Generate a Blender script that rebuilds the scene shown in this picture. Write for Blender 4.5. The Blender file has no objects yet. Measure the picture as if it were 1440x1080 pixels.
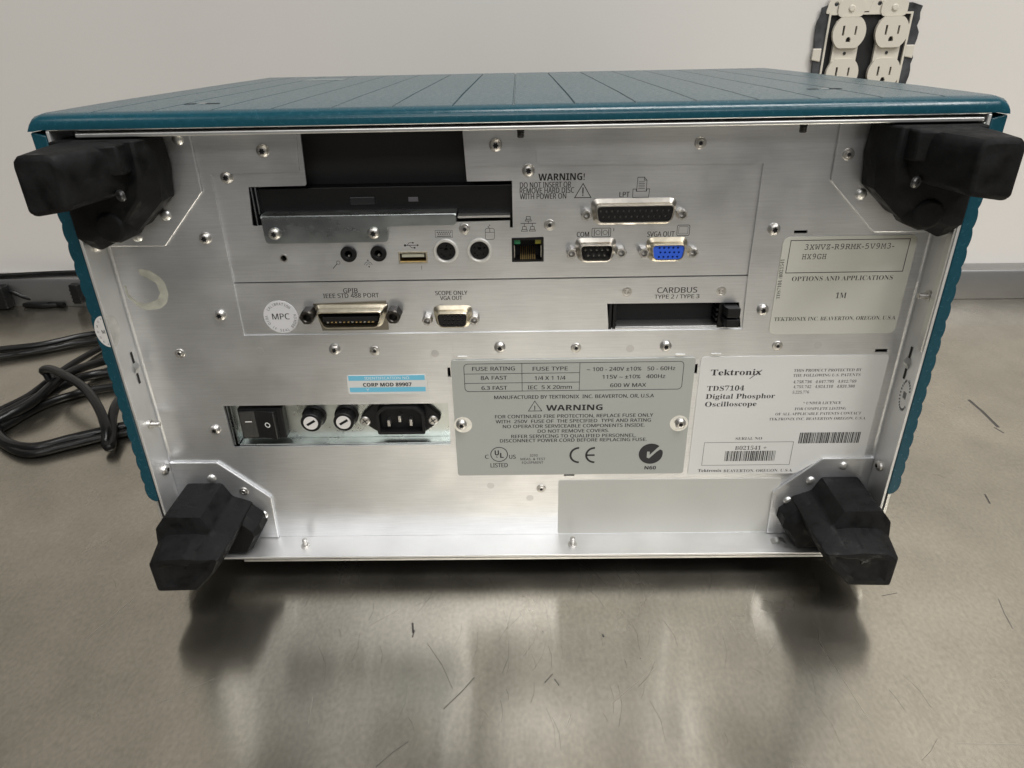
import bpy, bmesh, math, random
from mathutils import Matrix, Vector
from mathutils.geometry import tessellate_polygon
random.seed(7)
SC = bpy.context.scene
COL = SC.collection
MM = 0.001

# ------------------------------------------------------------------ camera
cam = bpy.data.cameras.new('camera')
co = bpy.data.objects.new('camera', cam)
COL.objects.link(co)
cam.sensor_width = 36.0
cam.lens = 978.69 / 1440 * 36
cam.clip_start, cam.clip_end = 0.01, 50
right = Vector((0.99979287, 0.00838921, -0.01854311))
up = Vector((0.01261803, 0.45936953, 0.88815563))
fwd = Vector((-0.01596906, 0.88820564, -0.45916853))
M = Matrix((right, up, -fwd)).transposed().to_4x4()
M.translation = Vector((2.674, -325.58, 302.87)) * MM
co.matrix_world = M
SC.camera = co

# ------------------------------------------------------------------ light
SC.view_settings.view_transform = 'Standard'
SC.view_settings.look = 'None'
SC.view_settings.exposure = 0.0
w = bpy.data.worlds.new('World')
SC.world = w
w.use_nodes = True
w.node_tree.nodes['Background'].inputs[0].default_value = (1.0, 0.98, 0.95, 1)
w.node_tree.nodes['Background'].inputs[1].default_value = 0.1


def lamp(name, loc, target, sx, sy, power, col=(1, .985, .965)):
    l = bpy.data.lights.new(name, 'AREA')
    l.shape = 'RECTANGLE'
    l.size, l.size_y, l.energy, l.color = sx, sy, power, col
    o = bpy.data.objects.new(name, l)
    COL.objects.link(o)
    o.location = loc
    o.rotation_euler = (Vector(target) - Vector(loc)).to_track_quat('-Z', 'Y').to_euler()


lamp('ceiling_lamp', (-0.2, -1.95, 2.2), (-0.2, -1.95, 0), 0.8, 0.6, 6.9)
lamp('ceiling_lamp', (0.25, -3.7, 2.2), (0.25, -3.7, 0), 2.4, 1.2, 68)
lamp('ceiling_lamp', (0.5, -0.6, 2.4), (0.5, -0.6, 0), 1.2, 0.6, 43)
lamp('ceiling_lamp', (1.7, -1.4, 2.4), (1.7, -1.4, 0), 0.6, 1.2, 52)
lamp('ceiling_lamp', (-1.7, -1.4, 2.4), (-1.7, -1.4, 0), 0.6, 1.2, 7)


# ------------------------------------------------------------------ materials
def mat(name, base, rough=.5, metal=0., spec=.5, noise=0., nscale=(40, 40, 40), rnoise=0., bump=0., bscale=None,
        bdist=.0004, aniso=0., coat=0., extra=None):
    m = bpy.data.materials.new(name)
    m.use_nodes = True
    nt = m.node_tree
    b = nt.nodes['Principled BSDF']
    b.inputs['Base Color'].default_value = (*base, 1)
    b.inputs['Roughness'].default_value = rough
    b.inputs['Metallic'].default_value = metal
    b.inputs['Specular IOR Level'].default_value = spec
    b.inputs['Anisotropic'].default_value = aniso
    b.inputs['Coat Weight'].default_value = coat
    tc = nt.nodes.new('ShaderNodeTexCoord')

    def tex(scale, detail=4):
        mp = nt.nodes.new('ShaderNodeMapping')
        mp.inputs['Scale'].default_value = scale
        n = nt.nodes.new('ShaderNodeTexNoise')
        n.inputs['Scale'].default_value = 1
        n.inputs['Detail'].default_value = detail
        nt.links.new(tc.outputs['Object'], mp.inputs[0])
        nt.links.new(mp.outputs[0], n.inputs[0])
        return n.outputs[0]

    def ramp(sock, lo, hi, a=.3, z=.7):
        r = nt.nodes.new('ShaderNodeMapRange')
        r.inputs[1].default_value, r.inputs[2].default_value = a, z
        r.inputs[3].default_value, r.inputs[4].default_value = lo, hi
        nt.links.new(sock, r.inputs[0])
        return r.outputs[0]
    m['x'] = 0
    if noise:
        t = ramp(tex(nscale), 1 - noise, 1 + noise)
        mx = nt.nodes.new('ShaderNodeVectorMath')
        mx.operation = 'SCALE'
        mx.inputs[0].default_value = base
        nt.links.new(t, mx.inputs['Scale'])
        nt.links.new(mx.outputs[0], b.inputs['Base Color'])
    if rnoise:
        t = ramp(tex(nscale), rough - rnoise, rough + rnoise)
        nt.links.new(t, b.inputs['Roughness'])
    if bump:
        bn = nt.nodes.new('ShaderNodeBump')
        bn.inputs['Strength'].default_value = bump
        bn.inputs['Distance'].default_value = bdist
        nt.links.new(tex(bscale or nscale), bn.inputs['Height'])
        nt.links.new(bn.outputs[0], b.inputs['Normal'])
    if extra:
        extra(nt, b, tex, ramp)
    return m


def steel_top(nt, b, tex, ramp):
    # worn stainless worktop: broad stains, fine grain and swirls of light scratches
    big = ramp(tex((6, 8, 5), 7), .86, 1.10)
    spots = ramp(tex((26, 22, 10), 8), .90, 1.05, .25, .6)
    grain = ramp(tex((500, 30, 10), 3), .97, 1.03)
    fine = ramp(tex((520, 330, 520), 3), .90, 1.10)
    prev = big
    for s in (spots, grain, fine):
        n = nt.nodes.new('ShaderNodeMath')
        n.operation = 'MULTIPLY'
        nt.links.new(prev, n.inputs[0])
        nt.links.new(s, n.inputs[1])
        prev = n.outputs[0]
    v = nt.nodes.new('ShaderNodeVectorMath')
    v.operation = 'SCALE'
    v.inputs[0].default_value = (.485, .452, .385)
    nt.links.new(prev, v.inputs['Scale'])
    nt.links.new(v.outputs[0], b.inputs['Base Color'])
    nt.links.new(ramp(tex((14, 16, 9), 7), .16, .21), b.inputs['Roughness'])
    b.inputs['Anisotropic'].default_value = .85
    tg = nt.nodes.new('ShaderNodeCombineXYZ')
    tg.inputs[1].default_value = 1
    nt.links.new(tg.outputs[0], b.inputs['Tangent'])
    worn = nt.nodes.new('ShaderNodeBsdfAnisotropic')      # scuffed, duller share of the surface
    nt.links.new(v.outputs[0], worn.inputs['Color'])
    worn.inputs['Roughness'].default_value = .52
    bn = nt.nodes.new('ShaderNodeBump')
    bn.inputs['Strength'].default_value = .35
    bn.inputs['Distance'].default_value = .0002
    nt.links.new(tex((900, 260, 10), 3), bn.inputs['Height'])
    nt.links.new(bn.outputs[0], worn.inputs['Normal'])
    mix = nt.nodes.new('ShaderNodeMixShader')
    nt.links.new(ramp(tex((22, 15, 9), 8), .06, .30), mix.inputs[0])
    nt.links.new(b.outputs[0], mix.inputs[1])
    nt.links.new(worn.outputs[0], mix.inputs[2])
    nt.links.new(mix.outputs[0], nt.nodes['Material Output'].inputs['Surface'])


def brushed(nt, b, tex, ramp):
    s1 = ramp(tex((70, 70, 1400), 3), .955, 1.04)
    s2 = ramp(tex((18, 18, 20), 8), .90, 1.06)
    n = nt.nodes.new('ShaderNodeMath')
    n.operation = 'MULTIPLY'
    nt.links.new(s1, n.inputs[0])
    nt.links.new(s2, n.inputs[1])
    v = nt.nodes.new('ShaderNodeVectorMath')
    v.operation = 'SCALE'
    v.inputs[0].default_value = tuple(b.inputs['Base Color'].default_value)[:3]
    nt.links.new(n.outputs[0], v.inputs['Scale'])
    nt.links.new(v.outputs[0], b.inputs['Base Color'])
    nt.links.new(ramp(tex((34, 34, 34), 8), .29, .43), b.inputs['Roughness'])
    bn = nt.nodes.new('ShaderNodeBump')
    bn.inputs['Strength'].default_value = .13
    bn.inputs['Distance'].default_value = .0001
    nt.links.new(tex((90, 90, 1800), 2), bn.inputs['Height'])
    nt.links.new(bn.outputs[0], b.inputs['Normal'])


ALU = mat('brushed_aluminium', (.76, .77, .785), .4, .92, extra=brushed)
ALU2 = mat('aluminium_edge', (.78, .78, .76), .36, .95, noise=.06, nscale=(120, 60, 120))
ALUM = mat('matte_aluminium', (.77, .77, .765), .47, .85, noise=.05, nscale=(40, 40, 40), rnoise=.05)
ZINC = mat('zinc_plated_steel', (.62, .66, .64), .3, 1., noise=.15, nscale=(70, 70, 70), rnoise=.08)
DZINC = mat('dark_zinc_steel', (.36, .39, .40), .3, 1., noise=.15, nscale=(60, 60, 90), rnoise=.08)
NICK = mat('nickel_screw', (.60, .585, .56), .36, 1., noise=.12, nscale=(700, 700, 700))
NICK2 = mat('tin_connector_shell', (.60, .57, .52), .3, 1., noise=.1, nscale=(300, 300, 300))
RIM = mat('satin_shell_rim', (.68, .67, .64), .5, .6, noise=.1, nscale=(300, 300, 300))
BRASSY = mat('yellowed_connector_shell', (.58, .53, .42), .32, 1., noise=.12, nscale=(300, 300, 300))
TEAL = mat('teal_paint', (.006, .056, .080), .24, 0, .45, noise=.09, nscale=(420, 420, 420), rnoise=.05, bump=.14,
           bscale=(900, 900, 900), bdist=.0003)
BLK = mat('black_plastic', (.007, .007, .0075), .42, 0, .3, bump=.15, bscale=(1500, 1500, 1500))
RUB = mat('black_foot_plastic', (.0065, .0065, .0068), .62, 0, .18, noise=.6, nscale=(130, 130, 130), rnoise=.2, bump=.45,
          bscale=(260, 260, 260), bdist=.0008)
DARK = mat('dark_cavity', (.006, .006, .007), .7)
HOLE = mat('hole_shadow_metal', (.02, .02, .02), .6)
INK = mat('black_print', (.018, .018, .02), .55)
INKG = mat('worn_grey_print', (.10, .10, .10), .6)
PAPER = mat('label_stock', (.66, .66, .64), .45, 0, .5, noise=.02, nscale=(20, 20, 20))
PAPER2 = mat('aged_label_stock', (.56, .56, .50), .38, 0, .5, noise=.04, nscale=(25, 25, 25))
GPAINT = mat('grey_plate_paint', (.385, .395, .37), .45, 0, .5, noise=.02, nscale=(20, 20, 20))
BLANK = mat('blank_grey_label', (.47, .47, .44), .35, 0, .5, noise=.04, nscale=(25, 25, 25))
CYAN = mat('pale_blue_print', (.16, .50, .68), .45)
WHITE = mat('white_print', (.8, .8, .78), .5)
VBLUE = mat('blue_vga_plastic', (.02, .10, .62), .45)
GOLD = mat('gold_contacts', (.75, .55, .25), .3, 1.)
PALE = mat('ivory_contact_plastic', (.42, .42, .33), .5)
RESID = mat('adhesive_residue', (.40, .40, .335), .55, 0, .4, noise=.22, nscale=(160, 160, 160))
FADED = mat('torn_seal_film', (.50, .49, .46), .5, .1, noise=.2, nscale=(200, 200, 200))
WALLM = mat('painted_wall', (.66, .635, .60), .6, 0, .35, noise=.02, nscale=(4, 4, 4), bump=.12, bscale=(130, 130, 130),
            bdist=.0006)
OUT = mat('ivory_receptacle', (.62, .58, .50), .4)
BOXM = mat('galvanised_box', (.085, .088, .095), .5, .7, noise=.6, nscale=(60, 60, 60))
STEEL = mat('stainless_worktop', (.5, .47, .42), .27, 1., extra=steel_top)
STEELB = mat('stainless_backsplash', (.42, .42, .42), .38, 1., noise=.07, nscale=(10, 30, 30))
CABLE = mat('black_cable_jacket', (.006, .006, .006), .3, 0, .3)
SCUFF = mat('dark_scuff', (.055, .05, .045), .6)
SCUFF2 = mat('light_scuff', (.10, .092, .08), .6)
SCRL = mat('bright_scratch', (.56, .53, .46), .3, 1.)


# ------------------------------------------------------------------ mesh helpers (millimetres)
class MB:
    def __init__(s):
        s.v, s.f = [], []

    def add(s, v, f):
        o = len(s.v)
        s.v += [tuple(p) for p in v]
        s.f += [tuple(i + o for i in q) for q in f]
        return s

    def box(s, x0, x1, y0, y1, z0, z1):
        v = [(x, y, z) for x in (x0, x1) for y in (y0, y1) for z in (z0, z1)]
        return s.add(v, [(0, 1, 3, 2), (4, 6, 7, 5), (0, 4, 5, 1), (2, 3, 7, 6), (0, 2, 6, 4), (1, 5, 7, 3)])

    def loft(s, loops, cap0=True, cap1=True):
        n = len(loops[0])
        v = [p for l in loops for p in l]
        f = []
        for k in range(len(loops) - 1):
            for i in range(n):
                j = (i + 1) % n
                f.append((k * n + i, k * n + j, (k + 1) * n + j, (k + 1) * n + i))
        if cap0:
            f.append(tuple(range(n))[::-1])
        if cap1:
            f.append(tuple(range((len(loops) - 1) * n, len(loops) * n)))
        return s.add(v, f)

    def prism(s, poly, y0, y1):
        return s.loft([[(x, y0, z) for x, z in poly], [(x, y1, z) for x, z in poly]])

    def lathe(s, cx, cz, prof, n=20, cap0=True, cap1=True):
        return s.loft([[(cx + r * math.cos(6.2832 * i / n), y, cz + r * math.sin(6.2832 * i / n)) for i in range(n)]
                       for r, y in prof], cap0, cap1)

    def plate(s, outer, holes, y0, y1):
        loops = [list(outer)] + [list(h) for h in holes]
        pts = [p for l in loops for p in l]
        tri = tessellate_polygon([[Vector((x, z, 0)) for x, z in l] for l in loops])
        n = len(pts)
        v = [(x, y0, z) for x, z in pts] + [(x, y1, z) for x, z in pts]
        f = [tuple(t) for t in tri] + [tuple(i + n for i in t[::-1]) for t in tri]
        o = 0
        for l in loops:
            m = len(l)
            for i in range(m):
                j = (i + 1) % m
                f.append((o + i, o + j, o + j + n, o + i + n))
            o += m
        return s.add(v, f)

    def ribbon(s, pts, wd, y0, y1=None, closed=False):
        """flat printed line in the x-z plane"""
        pts = list(pts)
        if closed:
            pts.append(pts[0])
        for (ax, az), (bx, bz) in zip(pts, pts[1:]):
            dx, dz = bx - ax, bz - az
            L = math.hypot(dx, dz) or 1
            ux, uz = dx / L * wd / 2, dz / L * wd / 2
            nx, nz = -uz, ux
            ax2, az2, bx2, bz2 = ax - ux, az - uz, bx + ux, bz + uz
            s.add([(ax2 - nx, y0, az2 - nz), (bx2 - nx, y0, bz2 - nz), (bx2 + nx, y0, bz2 + nz), (ax2 + nx, y0, az2 + nz)],
                  [(0, 1, 2, 3)])
        return s

    def poly(s, pts, y):
        tri = tessellate_polygon([[Vector((x, z, 0)) for x, z in pts]])
        return s.add([(x, y, z) for x, z in pts], [tuple(t) for t in tri])

    def tube(s, path, r, n=10):
        P = [Vector(p) for p in path]
        loops = []
        up_ = Vector((0, 0, 1))
        for i, p in enumerate(P):
            t = (P[min(i + 1, len(P) - 1)] - P[max(i - 1, 0)]).normalized()
            a = t.cross(up_)
            if a.length < .05:
                a = t.cross(Vector((0, 1, 0)))
            a.normalize()
            b = a.cross(t)
            loops.append([tuple(p + (a * math.cos(6.2832 * k / n) + b * math.sin(6.2832 * k / n)) * r) for k in range(n)])
        return s.loft(loops)

    def mesh(s, name, m, smooth=False):
        me = bpy.data.meshes.new(name)
        me.from_pydata([(x * MM, y * MM, z * MM) for x, y, z in s.v], [], s.f)
        bm = bmesh.new()
        bm.from_mesh(me)
        bmesh.ops.recalc_face_normals(bm, faces=bm.faces)
        bm.to_mesh(me)
        bm.free()
        me.materials.append(m)
        if smooth:
            me.polygons.foreach_set('use_smooth', [True] * len(me.polygons))
            me.set_sharp_from_angle(angle=math.radians(30))
        me.update()
        return me

    def build(s, name, m, parent=None, bevel=0, smooth=False, seg=2, loc=None):
        return put(name, s.mesh(name, m, smooth), parent, loc, bevel, seg)


def wloc(o):
    v = Vector(o.location)
    return v


def put(name, me, parent=None, loc=None, bevel=0, seg=2, rot=None):
    o = bpy.data.objects.new(name, me)
    COL.objects.link(o)
    if loc:
        o.location = Vector(loc) * MM
    if rot:
        o.rotation_euler = rot
    if parent:
        o.parent = parent
        o.matrix_parent_inverse = Matrix.Translation(-WL.get(parent.name, Vector((0, 0, 0))))
    if loc:
        WL[o.name] = Vector(loc) * MM
    if bevel:
        b = o.modifiers.new('edge', 'BEVEL')
        b.width, b.segments, b.limit_method, b.angle_limit = bevel * MM, seg, 'ANGLE', math.radians(40)
        b.harden_normals = False
    return o


WL = {}


def thing(name, label, cat, loc, group=None):
    o = put(name, None, None, loc)
    o.empty_display_size = .02
    tag(o, label, cat, group)
    return o


def tag(o, label=None, cat=None, group=None, kind=None):
    for k, v in (('label', label), ('category', cat), ('group', group), ('kind', kind)):
        if v:
            o[k] = v
    return o


def rrect(x0, x1, z0, z1, r, n=4):
    c = [(x1 - r, z1 - r, 0), (x0 + r, z1 - r, 90), (x0 + r, z0 + r, 180), (x1 - r, z0 + r, 270)]
    return [(cx + r * math.cos(math.radians(a + 90 * k / n)), cz + r * math.sin(math.radians(a + 90 * k / n)))
            for cx, cz, a in c for k in range(n + 1)]


def rpoly(pts, r, n=3):
    out = []
    m = len(pts)
    for i in range(m):
        p, q, t = Vector(pts[i - 1]), Vector(pts[i]), Vector(pts[(i + 1) % m])
        a, b = (p - q), (t - q)
        d = min(r, a.length * .45, b.length * .45)
        A, B = q + a.normalized() * d, q + b.normalized() * d
        for k in range(n + 1):
            u = k / n
            w_ = A * (1 - u) ** 2 + q * 2 * u * (1 - u) + B * u ** 2
            out.append((w_.x, w_.y))
    return out


def circ(cx, cz, r, n=20):
    return [(cx + r * math.cos(6.2832 * i / n), cz + r * math.sin(6.2832 * i / n)) for i in range(n)]


def mid(a, b):
    return ((a[0] + b[0]) / 2, (a[1] + b[1]) / 2)


# ------------------------------------------------------------------ lettering (built-in font turned into flat mesh)
SERIF = {}
for i in range(26):
    SERIF[chr(65 + i)] = chr(0x1D400 + i)
    SERIF[chr(97 + i)] = chr(0x1D41A + i)
MONO, SANS, BOLD = {}, {}, {}
for i in range(26):
    MONO[chr(65 + i)] = chr(0x1D670 + i)
    SANS[chr(65 + i)], SANS[chr(97 + i)] = chr(0x1D5A0 + i), chr(0x1D5BA + i)
    BOLD[chr(65 + i)], BOLD[chr(97 + i)] = chr(0x1D5D4 + i), chr(0x1D5EE + i)
for i in range(10):
    SERIF[str(i)] = chr(0x1D7CE + i)
    MONO[str(i)] = chr(0x1D7F6 + i)
    SANS[str(i)], BOLD[str(i)] = chr(0x1D7E2 + i), chr(0x1D7EC + i)
_tc = {}


def glyphs(body, style='sans', wt=0.0, sp=1.0):
    if style == 'sans':
        style, wt = ('bold' if wt >= .012 else 'sans'), 0.0
    key = (body, style, wt, sp)
    if key in _tc:
        return _tc[key]
    mp = {'serif': SERIF, 'mono': MONO, 'bold': BOLD}.get(style, SANS)
    c = bpy.data.curves.new('type', 'FONT')
    c.body = ''.join(mp.get(ch, ch) for ch in body)
    c.resolution_u = 2
    c.offset = wt
    c.space_character = sp
    o = bpy.data.objects.new('type', c)
    COL.objects.link(o)
    me = bpy.data.meshes.new_from_object(o.evaluated_get(bpy.context.evaluated_depsgraph_get()))
    v = [(p.co.x, p.co.y) for p in me.vertices]
    f = [tuple(p.vertices) for p in me.polygons]
    bpy.data.objects.remove(o)
    bpy.data.curves.remove(c)
    bpy.data.meshes.remove(me)
    _tc[key] = (v, f)
    return v, f


CAP = {'sans': .714, 'serif': .69, 'mono': .632}


def txt(mb, body, p0, p1, h, y, style='sans', wt=0.0, sp=1.0, rot=0):
    """one printed line: from the left baseline point p0 to the right one p1, capital height h (mm), on depth y"""
    v, f = glyphs(body, style, wt, sp)
    xa, xb = min(a for a, b in v), max(a for a, b in v)
    L = math.hypot(p1[0] - p0[0], p1[1] - p0[1])
    k, kh = L / (xb - xa), h / CAP[style]
    ux, uz = (p1[0] - p0[0]) / L, (p1[1] - p0[1]) / L
    if not rot:
        zz = (p0[1] + p1[1]) / 2
        p0 = (p0[0], zz)
        ux, uz = 1, 0
    for e in ((0, .11) if style == 'sans' and not rot and h > 1.7 else (0,)):
        mb.add([(p0[0] + e + (a - xa) * k * ux - b * kh * uz, y - e * .05, p0[1] + (a - xa) * k * uz + b * kh * ux) for a, b in v], f)


def arc_txt(mb, body, cx, cz, r, a0, a1, h, y, outward=True, wt=0.0):
    n = len(body)
    for i, ch in enumerate(body):
        if ch == ' ':
            continue
        a = math.radians(a0 + (a1 - a0) * (i + .5) / n)
        v, f = glyphs(ch, 'sans', wt)
        m = (min(q[0] for q in v) + max(q[0] for q in v)) / 2
        k = h / .727
        tx, tz = (math.sin(a), -math.cos(a)) if outward else (-math.sin(a), math.cos(a))
        nx, nz = -tz, tx
        bx, bz = cx + r * math.cos(a), cz + r * math.sin(a)
        mb.add([(bx + (q[0] - m) * k * .8 * tx + q[1] * k * nx, y, bz + (q[0] - m) * k * .8 * tz + q[1] * k * nz)
                for q in v], f)


# ------------------------------------------------------------------ small hardware prototypes (axis along -y, base at y=0)
def screw_mesh(r=3.1, h=2.2):
    b = MB()
    prof = [(r, .4), (r, -.6), (r * .93, -1.3 * h / 2.2), (r * .72, -1.95 * h / 2.2), (r * .5, -h)]
    n = 24
    loops = [[(q * math.cos(6.2832 * i / n), y, q * math.sin(6.2832 * i / n)) for i in range(n)] for q, y in prof]
    star = [(r * (.46 if i % 4 < 2 else .33)) for i in range(n)]
    loops.append([(star[i] * math.cos(6.2832 * i / n), -h, star[i] * math.sin(6.2832 * i / n)) for i in range(n)])
    loops.append([(star[i] * .9 * math.cos(6.2832 * i / n), -h + 1.3, star[i] * .9 * math.sin(6.2832 * i / n)) for i in range(n)])
    loops.append([(.5 * math.cos(6.2832 * i / n), -h + 1.5, .5 * math.sin(6.2832 * i / n)) for i in range(n)])
    me = b.loft(loops).mesh('screw', NICK, True)
    me.materials.append(HOLE)
    for p in me.polygons:
        if sum((me.vertices[i].co.y for i in p.vertices)) / len(p.vertices) > (-h + .55) * MM and all(math.hypot(me.vertices[i].co.x, me.vertices[i].co.z) < r * .5 * MM for i in p.vertices):
            p.material_index = 1
    return me


def rivet_mesh(R=2.8):
    me = MB().lathe(0, 0, [(R, .3), (R, -.35), (R * .9, -.6), (R * .58, -.7), (R * .5, -1.15), (R * .36, -1.2), (R * .31, -.9),
                           (R * .31, -.5)], 20, False).mesh('hollow_rivet', NICK, True)
    me.materials.append(HOLE)
    for p in me.polygons:
        if len(p.vertices) > 4:
            p.material_index = 1
    return me


SCREW, RIVET = screw_mesh(), rivet_mesh()
DOT = MB().lathe(0, 0, [(.78, -.55), (.78, .4)], 12).mesh('rivet_bore', HOLE)
DOME = MB().lathe(0, 0, [(2.7, .3), (2.7, -.3), (2.4, -.8), (1.6, -1.25), (.6, -1.4)], 20).mesh('rivet', ALU2, True)
WELD = MB().lathe(0, 0, [(2.2, -.02), (2.2, .3)], 18).mesh('spot_weld', mat('weld_mark', (.66, .66, .67), .42, .92))


def hexnut_mesh(af=4.9, L=5.5, hole=1.45):
    b = MB()
    n = 24
    R = af / 2

    def hx(i, r):
        a = 6.2832 * i / n
        k = (a % 1.0472) - .5236
        q = min(r / math.cos(k), r * 1.12)
        return q * math.cos(a), q * math.sin(a)
    loops = [[(hx(i, R)[0], y, hx(i, R)[1]) for i in range(n)] for y in (.3, -L + .5)]
    for r, y in ((R * .93, -L), (hole * 1.15, -L), (hole, -L + .4), (hole, -L + 4)):
        loops.append([(r * math.cos(6.2832 * i / n), y, r * math.sin(6.2832 * i / n)) for i in range(n)])
    return b.loft(loops).mesh('jack_standoff', NICK, True)


STAND = hexnut_mesh()
STANDB = hexnut_mesh(7.2, 7.5, 2.0)


def hw(me, name, p, y, parent, rot=None):
    return put(name, me, parent, (p[0], y, p[1]), rot=rot)


def screws(pts, y, parent):
    for p in pts:
        hw(SCREW, 'screw', p, y, parent, (0, random.uniform(0, 1), 0))


def rivets(pts, y, parent):
    for p in pts:
        hw(RIVET, 'hollow_rivet', p, y, parent)


# ================================================================== THE SETTING
# wall line is turned about a degree to the instrument
def wy(x, d=0):
    return 476.7 - .01825 * x + d


b = MB()
b.add([(-1800, wy(-1800, 26), -900), (1800, wy(1800, 26), -900), (1800, wy(1800, 26), 2600), (-1800, wy(-1800, 26), 2600),
       (-1800, wy(-1800, 120), -900), (1800, wy(1800, 120), -900), (1800, wy(1800, 120), 2600), (-1800, wy(-1800, 120), 2600)],
      [(0, 1, 2, 3), (4, 7, 6, 5), (0, 4, 5, 1), (3, 2, 6, 7), (0, 3, 7, 4), (1, 5, 6, 2)])
tag(b.build('wall', WALLM), 'plain off-white painted wall behind the steel bench', kind='structure')
b = MB().box(-3000, 3000, -3000, 700, -920, -900)
tag(b.build('floor', mat('grey_floor', (.14, .13, .12), .5, noise=.1, nscale=(3, 3, 3))), 'grey floor below the bench', kind='structure')

bench = thing('workbench', 'scratched stainless steel bench with a low upturned back edge against the wall', 'workbench', (0, 0, 0))


def skew(pts):
    return [(x, y - .01825 * x, z) for x, y, z in pts]


b = MB().box(-1300, 1300, -640, 476.7, -35, 0)
b.v = skew(b.v)
b.build('worktop', STEEL, bench, .8)
b = MB()
b.loft([[(x, 476.7, .3), (x, 476.7, 33), (x, 478, 35.4), (x, 480.5, 36), (x, 502, 36), (x, 502, .3)] for x in (-1300, 1300)])
b.v = skew(b.v)
b.build('backsplash', STEELB, bench, smooth=True)
# scuffs and scratches lying on the worktop
b = MB()


def floor_line(mb, pts, wd, z=.06):
    for (ax, ay), (bx, by) in zip(pts, pts[1:]):
        L = math.hypot(bx - ax, by - ay) or 1
        nx, ny = -(by - ay) / L * wd / 2, (bx - ax) / L * wd / 2
        mb.add([(ax - nx, ay - ny, z), (bx - nx, by - ny, z), (bx + nx, by + ny, z), (ax + nx, ay + ny, z)], [(0, 1, 2, 3)])


for pts, wd in ((((397,219), (396.7,197.4), (394.3,171.3)), 2.6), (((390.8,171.4), (393.4,162.4)), 1.2),
                (((329.7,80.5), (326.9,69.8)), 1.2), (((-62.3,-35.5), (-60.9,-42.8)), 1.2), (((-60.4,-40.8), (-60.9,-45.9)), .8),
                (((-67.3,-122.1), (-60.9,-115.1), (-54.3,-109.6)), .8), (((-52,-50.5), (-42.3,-65.4), (-35.7,-79.8)), .3),
                (((-39,-91.9), (-30.5,-81.5), (-24.8,-73.3)), .6), (((11.9,-76.6), (16.2,-71.3)), .7), (((17.1,-74.5), (19.2,-78.4)), .6),
                (((45,-44.8), (45.6,-46.8)), 1.0), (((212.1,-17.2), (222.3,-15)), .4), (((278.2,-20.2), (274.8,-31.2), (272.4,-42.7)), .4)):
    b = MB()
    floor_line(b, pts, wd)
    b.build('scuff_mark', SCUFF if wd > .9 else SCUFF2, bench)
b = MB()
for pts, wd in ((((-104.6,-99.9), (-106.6,-84.4)), .35), (((203.4,-111.6), (234.2,-112.5)), .4), (((-185.3,-88.1), (-162.1,-73.2)), .2),
                (((-86.4,-37.4), (-72,-25.6)), .2), (((21.7,-102.1), (24.2,-95.5)), .3), (((44.9,-89.5), (69.8,-68.1)), .2),
                (((162.4,-49.8), (168,-98.3)), .2), (((-245.1,-46.3), (-233,-13.7)), .25)):
    floor_line(b, pts, wd, .05)
for k in range(16):
    x, y, a, L = random.uniform(-260, 320), random.uniform(-150, 150), random.gauss(1.2, .7), random.uniform(6, 40)
    floor_line(b, ((x, y), (x + L * math.cos(a), y + L * math.sin(a))), random.uniform(.06, .14), .04)
tag(b.build('fine_scratch', SCRL, bench), kind='stuff')
b = MB()
rng = random.Random(11)
for k in range(70):
    x, y, a, L = rng.gauss(15, 75), rng.uniform(-120, -5), rng.gauss(1.45, .3), rng.uniform(5, 26)
    floor_line(b, ((x, y), (x + L * .5 * math.cos(a), y + L * .5 * math.sin(a)), (x + L * math.cos(a + .15), y + L * math.sin(a + .15))), rng.uniform(.08, .16), .03)
for k in range(24):
    x, y, a, L = rng.uniform(-420, 460), rng.uniform(-130, 420), rng.uniform(0, 3.14), rng.uniform(5, 22)
    floor_line(b, ((x, y), (x + L * .5 * math.cos(a), y + L * .5 * math.sin(a)), (x + L * math.cos(a + .05), y + L * math.sin(a + .1))), rng.uniform(.08, .16), .035)
tag(b.build('hairline_scratch', mat('hairline_groove', (.20, .185, .16), .35, 1.), bench), kind='stuff')

# ================================================================== OSCILLOSCOPE
osc = thing('oscilloscope', 'teal bench oscilloscope seen from its silver rear panel, standing on the steel bench', 'oscilloscope', (0, 200, 0))
ZB, ZT = 16.9, 264.7
XL, XR = -209.0, 209.0

# --- chassis: an open sheet-metal tray round the recessed rear panel
ch = MB()
ch.box(XL, XL + 1.5, 0, 335, ZB, ZT - .5)
ch.box(XR - 1.5, XR, 0, 335, ZB, ZT - .5)
ch.box(XL + 1.5, XR - 1.5, 0, 405, ZB, ZB + 1.5)
chassis = ch.build('chassis', ALUM, osc, .3)
b = MB()
b.box(XL - .2, XR + .2, .6, 228, ZT - .5, ZT + 1.2)
b.box(-196, XR - 3, -.4, 22, ZT - 3.4, ZT - 1.7)
b.build('top_lip', ALU2, chassis, .4)
b = MB()   # second sheet wrapping the tray outside, seen as thin parallel lips
b.box(XL + 40, XR - 2, 1.2, 5, ZB - 2.9, ZB - 1.4)
b.box(XL - 3.4, XL - 1.9, 1.2, 400, ZB - 1, 64)
b.box(XR + 1.9, XR + 3.4, 1.2, 400, ZB - 1, 64)
b.build('bottom_wrap', ALU2, chassis)
b = MB().box(XL - 1.9, XL, 3, 400, ZB, 66).box(XR, XR + 1.9, 3, 400, ZB, 66).box(XL + 40, XR - 2, 4, 400, ZB - 1.4, ZB)
b.build('seal_gap', DARK, chassis)
MB().box(XL + 2, XR - 2, 5.2, 400, ZB - 3.2, ZB - 1.5).build('bottom_cover', RUB, chassis)
b = MB().box(XL + 1.6, XR - 1.6, 62, 330, ZB + 1.6, ZT - .6)  # added black block standing in for the dark interior behind the panel
b.build('dark_interior_block', DARK, chassis)
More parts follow.
